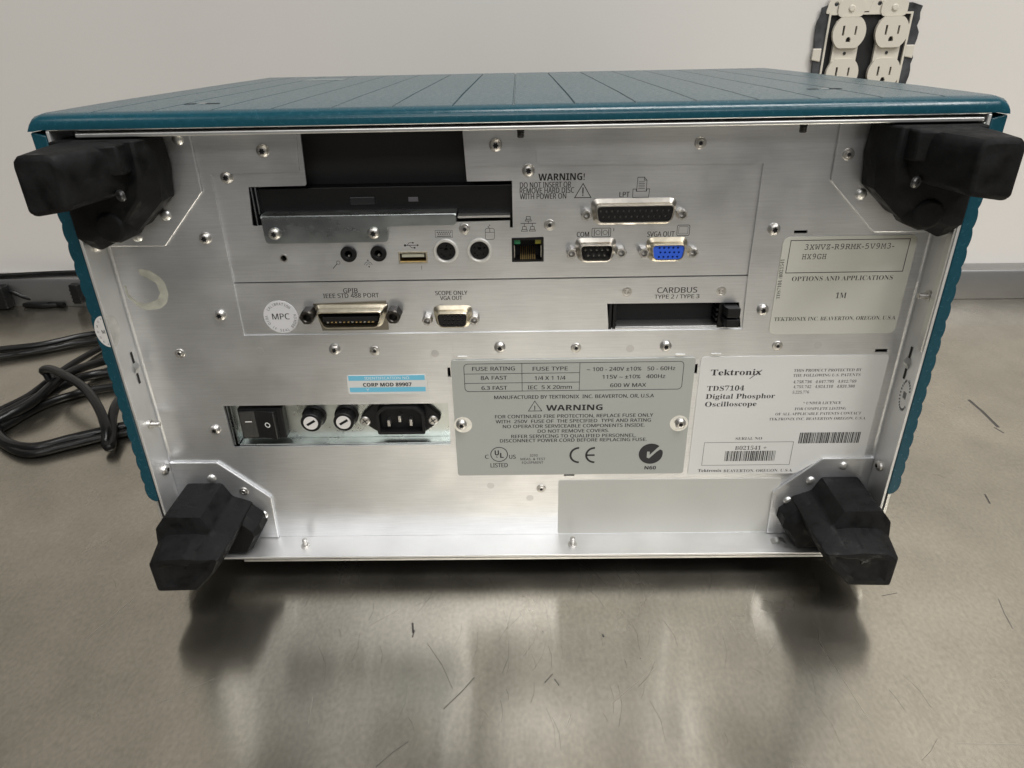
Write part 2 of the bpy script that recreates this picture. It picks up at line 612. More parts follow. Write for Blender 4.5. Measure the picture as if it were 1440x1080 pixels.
for sx in (1,):      # folded lip on the upper half of each inner side wall
    b = MB()
    x = sx * 207.3
    b.box(min(x, x - sx * .9), max(x, x - sx * .9), .3, 4.5, 150, ZT - 4)
    b.build('side_lip', ALU2, chassis, .2)
for x in (-150, 150):
    for y in (40, 350):
        f = MB()
        n = 18
        f.loft([[(x + r * math.cos(6.2832 * i / n), y + r * math.sin(6.2832 * i / n), z) for i in range(n)]
                for r, z in ((15, 14.2), (14, 2), (12.5, 0))])
        f.build('underside_foot', RUB, osc, smooth=True)

# --- top cover: one moulded lid with fine grooves and rounded edges
grooves = [-189] + [-189 + 27 * k for k in range(1, 15)]
cols = [(-217, -7), (-216.6, -3.6), (-214.6, -1.2), (-211, 0)]
x = -205
for g in grooves:
    cols += [(g - .5, 0), (g - .3, -.7), (g + .3, -.7), (g + .5, 0)]
cols += [(211, 0), (214.6, -1.2), (216.6, -3.6), (217, -7)]
rows = [(0, -6.6), (.0, -4.2), (.6, -2.6), (2.0, -1.1), (4.5, -.2), (8, 0), (60, 0), (120, 0), (180, 0), (232, -.2), (238, -1.2),
        (300, -9), (405, -22)]
b = MB()
nc = len(cols)
ZL = 271.4
v, f = [], []
for y, dz in rows:
    t = 1 - .145 * max(0, min(1, (y - 30) / 205)) if y < 240 else .855
    for x, cz in cols:
        groove = cz if (abs(x) > 212 or y > 5) else cz * 0.0
        if abs(x) > 209 and y <= 5:
            groove = cz * .9
        z = ZL + dz + groove
        z = max(z, ZL - 7.2) if y < 240 else z
        v.append((x * t, y, z))
for r in range(len(rows) - 1):
    for c in range(nc - 1):
        f.append((r * nc + c, r * nc + c + 1, (r + 1) * nc + c + 1, (r + 1) * nc + c))
b.add(v, f)
# underside
n0 = len(b.v)
und = []
for y, dz in ((.3, 0), (405, -18)):
    t = 1 if y < 10 else .855
    und += [(-217 * t, y, ZL - 7.3 + dz), (-209.5 * t, y, ZT + 1.5 + dz), (209.5 * t, y, ZT + 1.5 + dz), (217 * t, y, ZL - 7.3 + dz)]
b.add(und, [(0, 1, 5, 4), (1, 2, 6, 5), (2, 3, 7, 6)])
lid = b.build('top_cover', TEAL, osc, smooth=True)
for x, y in (((-150.8,34.9)), ((154.6,50.7))):
    c = MB()
    for dx, wd in ((-6, 5), (5, 6)):
        c.box(x + dx - wd / 2, x + dx + wd / 2, y - 1.6, y + 1.6, ZL - .3, ZL + .15)
    c.build('lid_catch', DARK, lid)
    MB().box(x - 1.6, x + 1.6, y - 1.3, y + 1.3, ZL - .2, ZL + .3).build('lid_catch_tab', ALU2, lid)
cx_, cy_ = (-131.9,194.7)
MB().add([(cx_ - 16, cy_ - 8, ZL + .05), (cx_ + 14, cy_ - 9, ZL + .05), (cx_ + 17, cy_ + 5, ZL + .05), (cx_ - 10, cy_ + 9, ZL + .05)],
         [(0, 1, 2, 3)]).build('worn_patch', mat('rubbed_paint', (.16, .20, .20), .4), lid)

MB().loft([[(x, y, z) for x, z in rrect(-k, k, 14, zt, 12)] for y, k, zt in ((331, 196, 254), (405, 186, 246), (418, 178, 238))]).build('front_bezel', TEAL, osc, smooth=True)

# --- side covers with a scalloped outer face running front to back
for sx in (-1, 1):
    pts = [(sx * 209.6, 262.2), (sx * 209.6, 61.5), (sx * 211, 59.8), (sx * 213.6, 61)]
    z = 63.0
    P_ = 9.4
    while z < 251:
        for k in range(6):
            u = k / 6
            pts.append((sx * (215.2 + .85 * abs(math.sin(math.pi * u)) ** .7), z + u * P_))
        z += P_
    pts += [(sx * 216.2, z), (sx * 216.4, 263.3), (sx * 215.6, 263.9)]
    if sx > 0:
        pts = pts[::-1]
    MB().prism(pts, .6, 330).build('side_cover', TEAL, osc, .5, smooth=True)

# --- rear panel
Y0 = 19.0
hole_io = [(-147.4,240.8), (-104.3,241.7), (-102.9,258.9), (-23,259.4), (-23.5,242.6), (0.7,242.6), (2.4,243.5), (2.5,249.4), (3.9,252.3), (6.6,253.2), (8.9,252.5),
           (10.3,249.9), (10.6,243.7), (12.3,242.7), (118.9,241.5), (119.1,185.2), (120.1,155.9), (-147.7,156.2), (-147.5,185.9)]
hole_pw = [(-168,113), (-40,113), (-40,85.5), (-167.6,85.2)]


def slot(px0, px1):
    return [(px0[0], px0[1]), (px1[0], px0[1]), (px1[0], px1[1]), (px0[0], px1[1])]


slots = [slot((138.8,208.9), (145.4,207.4)), slot((193.4,143.2), (199.9,141.4)), slot((-39,135.4), (-37.4,129.7)), slot((96.1,135.6), (98.6,129.9)),
         slot((26.3,64.1), (32.7,62.5))]
b = MB().plate([(-207.4, ZB + 1.6), (207.4, ZB + 1.6), (207.4, ZT - .6), (-207.4, ZT - .6)], [hole_io, hole_pw] + slots, Y0, Y0 + 1.2)
panel = b.build('rear_panel', ALU, osc)
MB().box(-70, 200, 30, 31, 20, 225).build('slot_backing', DARK, panel)
for sx in (-1, 1):      # soft bends where panel meets tray
    x = sx * 207.4
    b = MB()
    b.loft([[(x, 17.6, z), (x - sx * .4, 18.5, z), (x - sx * 1.4, 18.92, z), (x, 19.4, z)] for z in (ZB + 1.6, ZT - 1)])
    b.build('panel_bend', ALU, panel, smooth=True)
screws([(-119.8,251.5), (-8.9,252.2), (-156.7,209.8), (128.5,209.8), (-157.9,168.3), (129.1,167.1), (-9.7,147.4), (80,146.9), (-99.6,147.5), (-175.9,97.5)], Y0, panel)
rivets([(87.7,251.5), (-185,146.2), (-77.9,146.3), (31.6,146.4), (140.2,146), (12.8,53.4)], Y0, panel)
for p in ((-141,146.8), (-45.1,144.1), (60.9,145.5), (5.9,46.6), (161.9,146.1), (-17.7,55.9)):
    hw(WELD, 'spot_weld', p, Y0 - .03, panel)
# bright lances round the fuse plate
b = MB()
for a in ((-30.4,141.8), (88.2,141.3), (107.8,141.4)):
    b.box(a[0] - 2.6, a[0] + 2.6, 18.3, 19.05, a[1] - .45, a[1] + .45)
b.build('lanced_tab', ALU2, panel)
# studs through the tray
stud = MB().lathe(0, 0, [(2.7, .3), (2.7, -.9), (1.5, -1.1), (1.5, -5.2), (1.1, -5.6)], 16).mesh('stud', NICK, True)
for x, y in ((-133,9.8), (31.7,8.9)):
    put('tray_stud', stud, chassis, (x, y, ZB + 1.5), rot=(-math.pi / 2, 0, 0))
for p in ((3,262.7), (131.1,261.4)):
    h = MB().lathe(0, 0, [(3.6, .3), (3.6, -.6), (1.7, -.7), (1.7, -1.6), (1.45, -1.8), (1.7, -2.2), (1.45, -2.6), (1.7, -3), (1.45, -3.4), (1.7, -3.8), (1.3, -4.4)], 14)
    put('lid_stud', h.mesh('lid_stud', mat('blackened_steel', (.05, .05, .05), .5, .8), True), chassis, (p[0], 9, ZT - 3.6), rot=(math.pi / 2, 0, 0))
for sx, (y, z), nm in ((-1, (10.1,106.6), 'side_stud'), (1, (7.4,177.7), 'side_stud')):
    put(nm, stud, chassis, (sx * 207.3, y, z), rot=(0, 0, -sx * math.pi / 2))
for sx, (y, z) in ((-1, (10.7,75.4)), (1, (10.1,73.4)), (1, (10.3,210.5)), (-1, (9.5,209.3))):
    put('side_screw', SCREW, chassis, (sx * 207.3, max(4, min(y, 16)), z), rot=(0, 0, -sx * math.pi / 2))
# pressed-in clip and sheared lances of the side walls
for sx, c in ((-1, (11.9,141.3)), (1, (10.1,139.1))):
    x = sx * 207.35
    q = MB()
    for dz, hh in ((6, 3.2), (-6.5, 3)):
        q.box(min(x, x - sx * .15), max(x, x - sx * .15), c[0] - .8, c[0] + .8, c[1] + dz - hh, c[1] + dz + hh)
    q.build('sheared_slot', DARK, chassis)
    MB().loft([[(x, c[0] - 2, c[1] + 3), (x, c[0] + 2, c[1] + 3)], [(x - sx * 1.6, c[0] - 2.2, c[1]), (x - sx * 1.6, c[0] + 2.2, c[1])],
               [(x, c[0] - 2, c[1] - 3), (x, c[0] + 2, c[1] - 3)]], False, False).build('lance', ALU2, chassis, smooth=True)
x, y = (158.3,9.8)
MB().loft([[(x - 5 + 1.1 * k, y - 2.2, 18.5 + 2.1 * math.sin(math.pi * k / 8)), (x - 5 + 1.1 * k, y + 2.2, 18.5 + 2.1 * math.sin(math.pi * k / 8))] for k in range(9)],
          False, False).build('tray_lance', ALU2, chassis, smooth=True)

# --- I/O plate and card plate, set a little behind the rear panel
Y1 = 20.3
bay = [(-101.2,259.2), (-24.4,259.8), (-23.5,236), (-23.2,235.3), (-1.5,235.3), (-1.5,212.3), (-3,212.3), (-2.9,215.9), (-29.8,215.6), (-127.8,215.5), (-130.8,215.1), (-132.1,215.5), (-130.6,234.4), (-102.7,234.6), (-101.9,235.3)]
ps2 = ((-35.9,200.5), (-18.8,200.6))
rj = [(-2,206.9), (13.8,207.4), (13.8,194.8), (-2.2,195.1)]
usb = [(-59.9,200.5), (-45.7,200.6), (-46.1,195), (-60.4,194.9)]
jacks = ((-85.4,200.1), (-70.1,200.3))
lo = (-146.8,185.5)[1]
outer = [((-148.3,242.8)[0], ZT - 1), ((117.2,257.6)[0], ZT - 1), ((119.6,241.5)[0], lo + .3), ((-148.2,186)[0], lo + .3)]
outer = [(-152, ZT - 1), (126, ZT - 1), (126, lo + .3), (-152, lo + .3)]
io = MB().plate(outer, [bay, rj, usb] + [circ(*c, 5.6) for c in ps2] + [circ(*c, 3.9) for c in jacks] + [circ(*(-119.3,198.4), 1.7)], Y1, Y1 + 1.0).build('connector_plate', ALU, osc)
screws([(-140.1,239.3), (6.5,240.1)], Y1, io)
rivets([(-25.7,212), (16.9,213.4)], Y1, io)
p = (-119.3,198.4)
MB().lathe(*p, [(2.1, Y1 + .2), (2.1, Y1 - .25), (1.5, Y1 - .25), (1.35, Y1 + 3)], 16, False, False).build('threaded_hole', NICK, io, smooth=True)
cb = [(47.4,171.2), (116.7,170.9), (119.3,156.7), (48.8,157.4)]
lo2 = (-10.7,153.3)[1]
cp = MB().plate([(-152, lo2), (126, lo2), (126, lo - .2), (-152, lo - .2)], [cb], Y1 - .5, Y1 + .5).build('card_plate', ALU, osc)
for p in ((57.5,177.7), (106.6,177.3)):
    put('flush_rivet', MB().lathe(0, 0, [(2.6, .3), (2.6, -.25), (1.9, -.3), (1.75, -.15), (1.3, -.15), (1.1, -.5), (.8, -.5), (.7, -.1)], 20).mesh('flush_rivet', NICK, True), cp, (p[0], Y1 - .5, p[1]))

# --- optical drive in its bay
dr = MB()
a, c = (-134.5,234.1), (-0.4,216.6)
dr.box(a[0], c[0], 25, 60, c[1] - 2, a[1] - 1.5)
drive = dr.build('optical_drive', BLK, osc, .4)
MB().box((-101,260.8)[0] - 4, (-23,259.5)[0] + 3, 33, 34, a[1] - 1.4, ZT - 1).build('bay_shutter', DARK, drive)
q0, q1 = (-82.6,227.8), (-70.2,224.1)
MB().box(q0[0], q1[0], 24.4, 25.5, q1[1], q0[1]).build('eject_button', mat('satin_black', (.02, .02, .022), .3), drive, .3)
q0, q1 = (-53.4,227.3), (-48.6,225.1)
MB().box(q0[0], q1[0], 24.7, 25.5, q1[1], q0[1]).build('indicator_window', mat('grey_lens', (.12, .115, .125), .3), drive, .1)
a, c = (-131.8,233.8), (-131.9,214.7)
MB().box(a[0] + 1.6, a[0] + 2.2, 21.4, 40, c[1], a[1]).box(a[0] + 3.2, a[0] + 3.8, 22.4, 40, c[1] + 6, a[1]).build('bay_rail', DZINC, drive)
# retaining bracket
top_z = (-78.9,220.5)[1]
L_, R_, M_ = (-126.6,220.2)[0], (-29.4,219.7)[0], (-64.1,214.2)[0]
B1, B2 = (-47.8,214.7)[1], (-98.6,206.8)[1]
b = MB().plate(rpoly([(L_ + .3, top_z), (R_, top_z), (R_, B1), (M_, B1), (M_, B2), (L_ + .6, B2)], 2), [], 17.2, 19.9)
br = b.build('drive_bracket', DZINC, osc, .3)
b = MB()
b.loft([[(x, 17.2, top_z - .9), (x, 17.5, top_z + .1), (x, 18.6, top_z + .7), (x, 26, top_z + .7), (x, 26, top_z - .2), (x, 19, top_z - .9)] for x in (L_ + .3, R_)])
b.build('bracket_flange', ZINC, br, smooth=True)
b = MB().box(R_ + .6, (-2.8,219.8)[0], 19.6, 27, (-22.9,218.7)[1] - 1, (-22.9,218.7)[1])
b.build('bay_sill', ALU2, br)
screws([(-120.5,212), (-71,211.6)], 17.2, br)


# --- connectors
def dshape(cx, cz, w, h, r, slant=.16, n=4, flip=False):
    s = slant * h
    pts = [(cx - w / 2, cz + h / 2), (cx + w / 2, cz + h / 2), (cx + w / 2 - s, cz - h / 2), (cx - w / 2 + s, cz - h / 2)]
    return rpoly(pts, r, n)


def loopy(pts, y):
    return [(x, y, z) for x, z in pts]


def dsub(name, c, w, h, rows, pitch, male, shell, insert, stands, yb, label=None, hole_mat=HOLE, std=STAND, dep=6.2):
    """c: centre of the shell's front rim; rows: pins per row from the top"""
    cx, cz = c
    r = h * .3
    b = MB()
    b.loft([loopy(dshape(cx, cz, w + 4.6, h + 4.4, r + 1.6), yb), loopy(dshape(cx, cz, w + 4.4, h + 4.2, r + 1.6), yb - .5),
            loopy(dshape(cx, cz, w + 2.4, h + 2.2, r + .8), yb - 1.1), loopy(dshape(cx, cz, w + .6, h + .5, r), yb - 1.6),
            loopy(dshape(cx, cz, w, h, r), yb - dep + .3), loopy(dshape(cx, cz, w - .4, h - .4, r), yb - dep),
            loopy(dshape(cx, cz, w - 1.0, h - 1.0, r - .3), yb - dep), loopy(dshape(cx, cz, w - 1.1, h - 1.1, r - .3), yb - .5)])
    o = b.build(name, shell, osc, smooth=True)
    if label:
        o['label'] = label
    yi = yb - 1.6 if male else yb - dep + .5
    holes, pins = [], []
    dz = pitch * 1.02
    for k, n in enumerate(rows):
        z = cz + (len(rows) - 1) / 2 * dz - k * dz
        sh = pitch * .5 if (len(rows) == 3 and k == 1) else 0
        for i in range(n):
            pins.append((cx + (i - (n - 1) / 2) * pitch + (pitch * .25 if len(rows) == 3 else 0) * (0 if not sh else 1), z))
    if male:
        MB().prism(dshape(cx, cz, w - 1.2, h - 1.2, r - .3), yi, yb - .4).build('insert', insert, o)
        for (x, z) in pins:
            put('pin', PIN, o, (x, yi, z))
    else:
        MB().plate(dshape(cx, cz, w - 1.2, h - 1.2, r - .3), [circ(x, z, .62 if pitch > 2.4 else .55, 8) for x, z in pins], yi, yi + 2).build('insert', insert, o)
        MB().prism(dshape(cx, cz, w - 2, h - 2, r - .3), yi + 1.6, yi + 1.9).build('contact_field', hole_mat, o)
    for s in stands:
        put('jack_standoff', std, o, (s[0], yb, s[1]), rot=(0, random.uniform(0, 1), 0))
    return o


PIN = MB().lathe(0, 0, [(.5, .2), (.5, -3.4), (.2, -3.9)], 10).mesh('pin', NICK, True)
dsub('parallel_port', (58.3,219.5), 38.6, 8.6, (13, 12), 2.76, False, NICK2, BLK, ((34.8,219), (81.7,218.5)), Y1, hole_mat=NICK2)
dsub('serial_port', (40.3,200.2), 17.2, 8.4, (5, 4), 2.76, True, NICK2, BLK, ((27.9,199.8), (52.9,199.7)), Y1)
dsub('vga_port', (76.2,200), 17.2, 8.2, (5, 5, 5), 2.29, False, BRASSY, VBLUE, ((64.3,199.5), (88.9,199.2)), Y1, 'blue monitor port')
dsub('scope_vga_port', (-34.1,165.4), 17.0, 8.2, (5, 5, 5), 2.29, False, BRASSY, BLK, ((-47.4,164.8), (-22.6,164.8)), Y1 - .5, hole_mat=NICK2)

# GPIB: flange, D shell, contact bar, two black jack screws
g = (-87.5,167)
a0, a1 = (-107.6,174.9), (-69,158.5)
b = MB().plate([(a0[0], a0[1] - 1), (a1[0], a0[1]), (a1[0], a1[1]), (a0[0] + 3, a1[1])], [], 18.8, 19.8)
gp = b.build('gpib_port', mat('aged_nickel_flange', (.30, .28, .24), .35, 1.), osc)
b = MB()
W_, H_ = 35.2, 9.6
b.loft([loopy(dshape(g[0], g[1], W_ + 5, H_ + 3.6, 3.2, .36), 18.9), loopy(dshape(g[0], g[1], W_ + 4.4, H_ + 3.2, 3.2, .36), 17.8),
        loopy(dshape(g[0], g[1], W_ + 1, H_ + .8, 2.4, .36), 16.6), loopy(dshape(g[0], g[1], W_, H_, 2.2, .36), 12.4),
        loopy(dshape(g[0], g[1], W_ - .6, H_ - .6, 2.1, .36), 12), loopy(dshape(g[0], g[1], W_ - 1.6, H_ - 1.6, 2, .36), 12), loopy(dshape(g[0], g[1], W_ - 1.8, H_ - 1.8, 2, .36), 18.2)])
b.build('shell', BRASSY, gp, smooth=True)
MB().prism(dshape(g[0], g[1], W_ - 2, H_ - 2, 1.8, .36), 17.2, 18.2).build('cavity', DARK, gp)
MB().box(g[0] - 14.6, g[0] + 14.6, 13.2, 17.5, g[1] - 1.2, g[1] + 1.5).build('contact_bar', BLK, gp, .3)
for i in range(12):
    MB().box(g[0] - 12.4 + 2.16 * i, g[0] - 11.4 + 2.16 * i, 12.9, 17, g[1] - 1.75, g[1] - 1.1).build('contact', GOLD if i % 3 else NICK, gp)
STB2 = STANDB.copy()
STB2.materials[0] = mat('black_oxide_nut', (.06, .055, .05), .35, .9)
for s in ((-110,168.5), (-64.8,168.2)):
    put('jack_screw', STB2, gp, (s[0], 19.6, s[1]))

# audio jacks
for c in ((-85.5,200.2), (-70.2,200.3)):
    o = MB().lathe(*c, [(4.1, Y1 + 1), (4.1, Y1 - 1.3), (3.8, Y1 - 1.6), (2.1, Y1 - 1.6), (1.8, Y1 - 1.2), (1.8, Y1 + 6)], 24, False, True).build('audio_jack', BLK, osc, smooth=True)
    MB().lathe(c[0], c[1] - 1, [(.55, Y1 - .4), (.55, Y1 + 1)], 8).build('contact', NICK, o)
# PS/2 sockets
for c in ((-35.8,200.7), (-18.7,200.8)):
    o = MB().lathe(*c, [(6.4, Y1 + .2), (6.4, Y1 - .9), (6.1, Y1 - 1.3), (5.3, Y1 - 1.3), (4.9, Y1 - .8), (4.7, Y1 + 3)], 28, False, False).build('mini_din_port', RIM, osc, smooth=True)
    MB().plate(circ(*c, 4.75, 24), [circ(c[0] + 2.9 * math.cos(k), c[1] + 2.9 * math.sin(k), .45, 8) for k in (.5, 1.4, 2.6, 3.7, 4.3, 5.5)] +
               [slot((c[0] - .8, c[1] + 1.6), (c[0] + .8, c[1] + .4))], Y1 + .4, Y1 + 2).build('insert', BLK, o)
    MB().lathe(*c, [(4.5, Y1 + 2.2), (4.5, Y1 + 2.6)], 18).build('socket_floor', DARK, o)
# USB
x0, x1, z0, z1 = usb[0][0], usb[1][0], usb[2][1], usb[0][1]
b = MB().plate([(x0 - .3, z0 - .3), (x1 + .3, z0 - .3), (x1 + .3, z1 + .3), (x0 - .3, z1 + .3)], [[(x0 + .5, z0 + .5), (x1 - .5, z0 + .5), (x1 - .5, z1 - .5), (x0 + .5, z1 - .5)]], Y1 - .5, Y1 + 8)
o = b.build('usb_port', BRASSY, osc)
MB().box(x0 + 1.4, x1 - 1.4, Y1 - .1, Y1 + 7, (z0 + z1) / 2 + .2, z1 - 1.0).build('tongue', PALE, o)
MB().box(x0, x1, Y1 + 6, Y1 + 7, z0, z1).build('cavity', DARK, o)
MB().box(x0 + .5, x1 - .5, Y1 + .1, Y1 + 7, z0 + .5, z0 + .9).build('spring_floor', GOLD, o)
# network socket
x0, x1, z0, z1 = rj[0][0], rj[1][0], rj[2][1], rj[0][1]
o = MB().plate([(x0 - .2, z0 - .2), (x1 + .2, z0 - .2), (x1 + .2, z1 + .2), (x0 - .2, z1 + .2)], [[(x0 + .9, z0 + .7), (x1 - .9, z0 + .7), (x1 - .9, z1 - .9), (x0 + .9, z1 - .9)]], Y1 - .3, Y1 + 11).build('network_port', BLK, osc)
MB().box(x0, x1, Y1 + 9, Y1 + 10, z0, z1).build('cavity', DARK, o)
for dx, m_ in ((2.6, (.02, .16, .07)), (x1 - x0 - 2.6, (.20, .18, .02))):
    MB().box(x0 + dx - 1.5, x0 + dx + 1.5, Y1 + .6, Y1 + 2, z1 - 3.2, z1 - 1.0).build('link_lamp', mat('lamp_lens', m_, .3), o)
for i in range(8):
    x = (x0 + x1) / 2 - 3.57 + 1.02 * i
    MB().add([(x - .25, Y1 + .8, z0 + 1.3), (x + .25, Y1 + .8, z0 + 1.3), (x + .25, Y1 + 8, z0 + 6), (x - .25, Y1 + 8, z0 + 6),
              (x - .25, Y1 + .8, z0 + .9), (x + .25, Y1 + .8, z0 + .9), (x + .25, Y1 + 8, z0 + 5.6), (x - .25, Y1 + 8, z0 + 5.6)],
             [(0, 1, 2, 3), (4, 7, 6, 5), (0, 4, 5, 1), (0, 3, 7, 4), (1, 5, 6, 2)]).build('contact', GOLD, o)
MB().box(x0 + .9, x0 + 1.3, Y1 + .4, Y1 + 6, z0 + 2, z1 - 4).box(x1 - 1.3, x1 - .9, Y1 + .4, Y1 + 6, z0 + 2, z1 - 4).build('shield', NICK2, o)
# card slot
x0, x1, z0, z1 = cb[0][0], cb[1][0], cb[2][1], cb[0][1]
o = MB().box(x0 - 1, x1 + 1, 44, 45, z0 - 1, z1 + 1).build('card_slot', DARK, osc)
MB().box(x0 + 5, x1 - 9, 21, 44, z0 + .2, z0 + .9).build('slot_floor', ALU2, o)
MB().box(x0 - 1, x1 + 1, 21, 44, z1 - .2, z1 + .6).build('slot_roof', DARK, o)
b = MB()
for xx in (x0 + 1.2, x0 + 3.4):
    b.box(xx, xx + 1.6, 19.6, 44, z0, z1)
for k in range(4):
    b.box(x0 + 4.6, x0 + 5.6, 20.5, 40, z0 + 1 + 2.7 * k, z0 + 2.1 + 2.7 * k)
b.build('card_guide', BLK, o, .2)
b = MB().box(x1 - 10, x1 - 7, 20.5, 44, z0, z1 - 1)
for k in range(4):
    b.box(x1 - 11.2, x1 - 10, 21, 40, z0 + 1 + 2.7 * k, z0 + 2.2 + 2.7 * k)
b.build('card_guide', BLK, o, .2)
for za, zb_ in (((111.4,170.1)[1], (112.1,165)[1]), ((112.2,163.8)[1], (112.8,159.4)[1])):
    MB().loft([[(x1 - 8.5, 30, zb_ + .4), (x1 - .8, 30, zb_ + .4), (x1 - .8, 30, za - .4), (x1 - 8.5, 30, za - .4)],
               [(x1 - 8.2, 16, zb_ + .2), (x1 - .9, 16, zb_ + .2), (x1 - .9, 16, za - .2), (x1 - 8.2, 16, za - .2)],
               [(x1 - 7.4, 13, zb_), (x1 - .7, 13, zb_), (x1 - .7, 13, za), (x1 - 7.4, 13, za)]]).build('eject_lever', BLK, o, .4)

# --- power bay
x0, x1, z0, z1 = hole_pw[3][0] + .2, hole_pw[1][0], hole_pw[3][1], hole_pw[0][1]
YB = 27.0
pb = MB().box(x0 - 3, x1 + 3, YB, YB + 1, z0 - 3, z1 + 3).build('power_bay', ZINC, osc)
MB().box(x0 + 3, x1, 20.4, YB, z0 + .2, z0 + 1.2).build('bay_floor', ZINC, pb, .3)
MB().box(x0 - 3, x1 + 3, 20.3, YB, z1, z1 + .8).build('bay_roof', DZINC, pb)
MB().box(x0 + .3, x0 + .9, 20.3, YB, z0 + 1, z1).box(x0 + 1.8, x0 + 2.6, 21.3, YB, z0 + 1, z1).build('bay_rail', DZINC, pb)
MB().box(x0 - .9, x0 + .2, 20.3, YB, z0, z1).box(x1, x1 + 1, 20.3, YB, z0, z1).build('bay_wall', DARK, pb)
# rocker switch
a, c = (-161.6,110.3), (-135.9,89.9)
sw = MB().box(a[0], c[0], 20.6, YB + .5, c[1], a[1]).build('power_switch', BLK, osc, .8)
b = MB()
xm, xe, xs = (a[0] + c[0]) / 2 - 3, c[0] - 4.0, a[0] + 1.2
b.loft([[(xs, 21.2, z), (xs, 18.6, z), (xm, 19.9, z), (xe, 17.2, z), (xe + 1, 21.2, z)] for z in (c[1] + 1.2, a[1] - 1.2)])
rk = b.build('rocker', mat('glossy_black', (.012, .012, .012), .25), sw, .5)
p0, p1 = (-157.4,102.6), (-153.4,102.1)
mk = MB()
m = mid(p0, p1)
mk.add([(m[0] - 2.2, 18.95, m[1] - .3), (m[0] + 1.6, 19.15, m[1] - .3), (m[0] + 1.6, 19.15, m[1] + .3), (m[0] - 2.2, 18.95, m[1] + .3)], [(0, 1, 2, 3)])
q = (-144.7,100.5)
pts = circ(q[0], q[1], 1.7, 16)
inn = circ(q[0], q[1], 1.15, 16)


def ysl(x):
    return 19.9 + (17.2 - 19.9) * (x - xm) / (xe - xm) - .12


mk.add([(x, ysl(x), z) for x, z in pts] + [(x, ysl(x), z) for x, z in inn], [(i, (i + 1) % 16, 16 + (i + 1) % 16, 16 + i) for i in range(16)])
mk.build('on_off_marks', WHITE, sw)
# fuse holders
for c in ((-119.5,101.6), (-100.6,101.8)):
    o = MB().lathe(*c, [(7.0, YB + .3), (7.0, YB - 1.5), (6.0, YB - 2), (5.9, 18.4), (5.5, 18), (4.4, 18), (4.3, 18.6)], 28).build('fuse_holder', BLK, osc, smooth=True)
    cap = MB().plate(circ(*c, 4.15, 24), [[(c[0] + u * 2.6 - w_ * .45, c[1] + u * 1.6 + w_ * .75) for u, w_ in ((-1, -1), (1, -1), (1, 1), (-1, 1))]], 17.7, 18.8)
    cap.build('fuse_cap', mat('grey_fuse_cap', (.68, .66, .64), .45), o)
    MB().lathe(*c, [(4.1, 18.9), (4.1, 19.1)], 16).build('cap_slot', DARK, o)
# mains inlet
c = (-68.7,100.7)
pts = rpoly([(c[0] - 24.5, c[1]), (c[0] - 19, c[1] + 5.5), (c[0] - 14, c[1] + 10.5), (c[0] + 14, c[1] + 10.5), (c[0] + 19, c[1] + 5.5), (c[0] + 24.5, c[1]),
             (c[0] + 19, c[1] - 5.5), (c[0] + 13, c[1] - 10), (c[0] - 13, c[1] - 10), (c[0] - 19, c[1] - 5.5)], 5, 3)
inl = MB().prism(pts, 24, YB).build('mains_inlet', BLK, osc, .6)
d = (-67.8,102.3)
body = [(d[0] - 13.8, d[1] + 5), (d[0] - 9.5, d[1] + 9.2), (d[0] + 9.5, d[1] + 9.2), (d[0] + 13.8, d[1] + 5), (d[0] + 13.8, d[1] - 9), (d[0] - 13.8, d[1] - 9)]
inner = [(d[0] + (x - d[0]) * .88, d[1] + (z - d[1]) * .84) for x, z in body]
MB().plate(rpoly(body, 1.5), [rpoly(inner, 1)], 18, 25).build('socket_wall', BLK, inl, .4)
MB().prism(rpoly(inner, 1), 23.5, 24.5).build('socket_floor', DARK, inl)
for p in ((-74.9,100.1), (-68.4,102.9), (-62.1,100.4)):
    MB().box(p[0] - .9, p[0] + .9, 19, 24, p[1] - 2.0, p[1] + 2.0).build('blade', NICK, inl, .3)
FLAT = MB().lathe(0, 0, [(3.0, .3), (3.0, -.4), (2.4, -.8), (.4, -.85)], 18).mesh('inlet_screw', NICK, True)
for p in ((-89.6,99.2), (-49.9,99.2)):
    o = put('inlet_screw', FLAT, inl, (p[0], 24, p[1]))
    MB().ribbon([(p[0] - 1.4, p[1] - .9), (p[0] + 1.4, p[1] + .9)], .6, 23.1).ribbon([(p[0] - .9, p[1] + 1.4), (p[0] + .9, p[1] - 1.4)], .6, 23.09).build('cross_recess', HOLE, inl)

# --- corner brackets
YBR = 17.3


def bracket(pts, rv, dm):
    o = MB().plate(pts, [], YBR, Y0 - .05).build('foot_bracket', ALU, osc, .5)
    rivets(rv, YBR, o)
    for p in dm:
        hw(DOME, 'rivet', p, YBR, o)


bracket([(-207.3, 262), (-152.5,260.3), (-152.6,233.1), (-177.5,206.2), (-207.3, (-203.5,206.6)[1])], [], [(-173.2,222), (-190.2,211.5), (-158.6,257.6)])
bracket([(207.3, 262), (151.3,260), (151.8,233.3), (177.7,207.7), (207.3, (199.2,207.3)[1])], [(157.5,245.4)], [(167.4,226.7)])
bracket([(-207.3, 19), ((-152.1,21.3)[0], 19), (-151.5,49.8), (-179.1,75.5), (-207.3, (-204.5,75.8)[1])], [(-167.1,54.8)], [(-158.2,37), (-184.5,64.4)])
bracket([(207.3, 19), ((152.9,21.1)[0], 19), (151.9,50.3), (177.3,73.9), (207.3, (205.3,74)[1])], [], [(173,58.3), (190.3,68.7), (161.9,43.8)])


# --- rear corner feet
def inset(loop, d, y):
    cx = sum(p[0] for p in loop) / len(loop)
    cz = sum(p[1] for p in loop) / len(loop)
    out = []
    for x, z in loop:
        L = math.hypot(x - cx, z - cz)
        out.append((cx + (x - cx) * (L - d) / L, y, cz + (z - cz) * (L - d) / L))
    return out


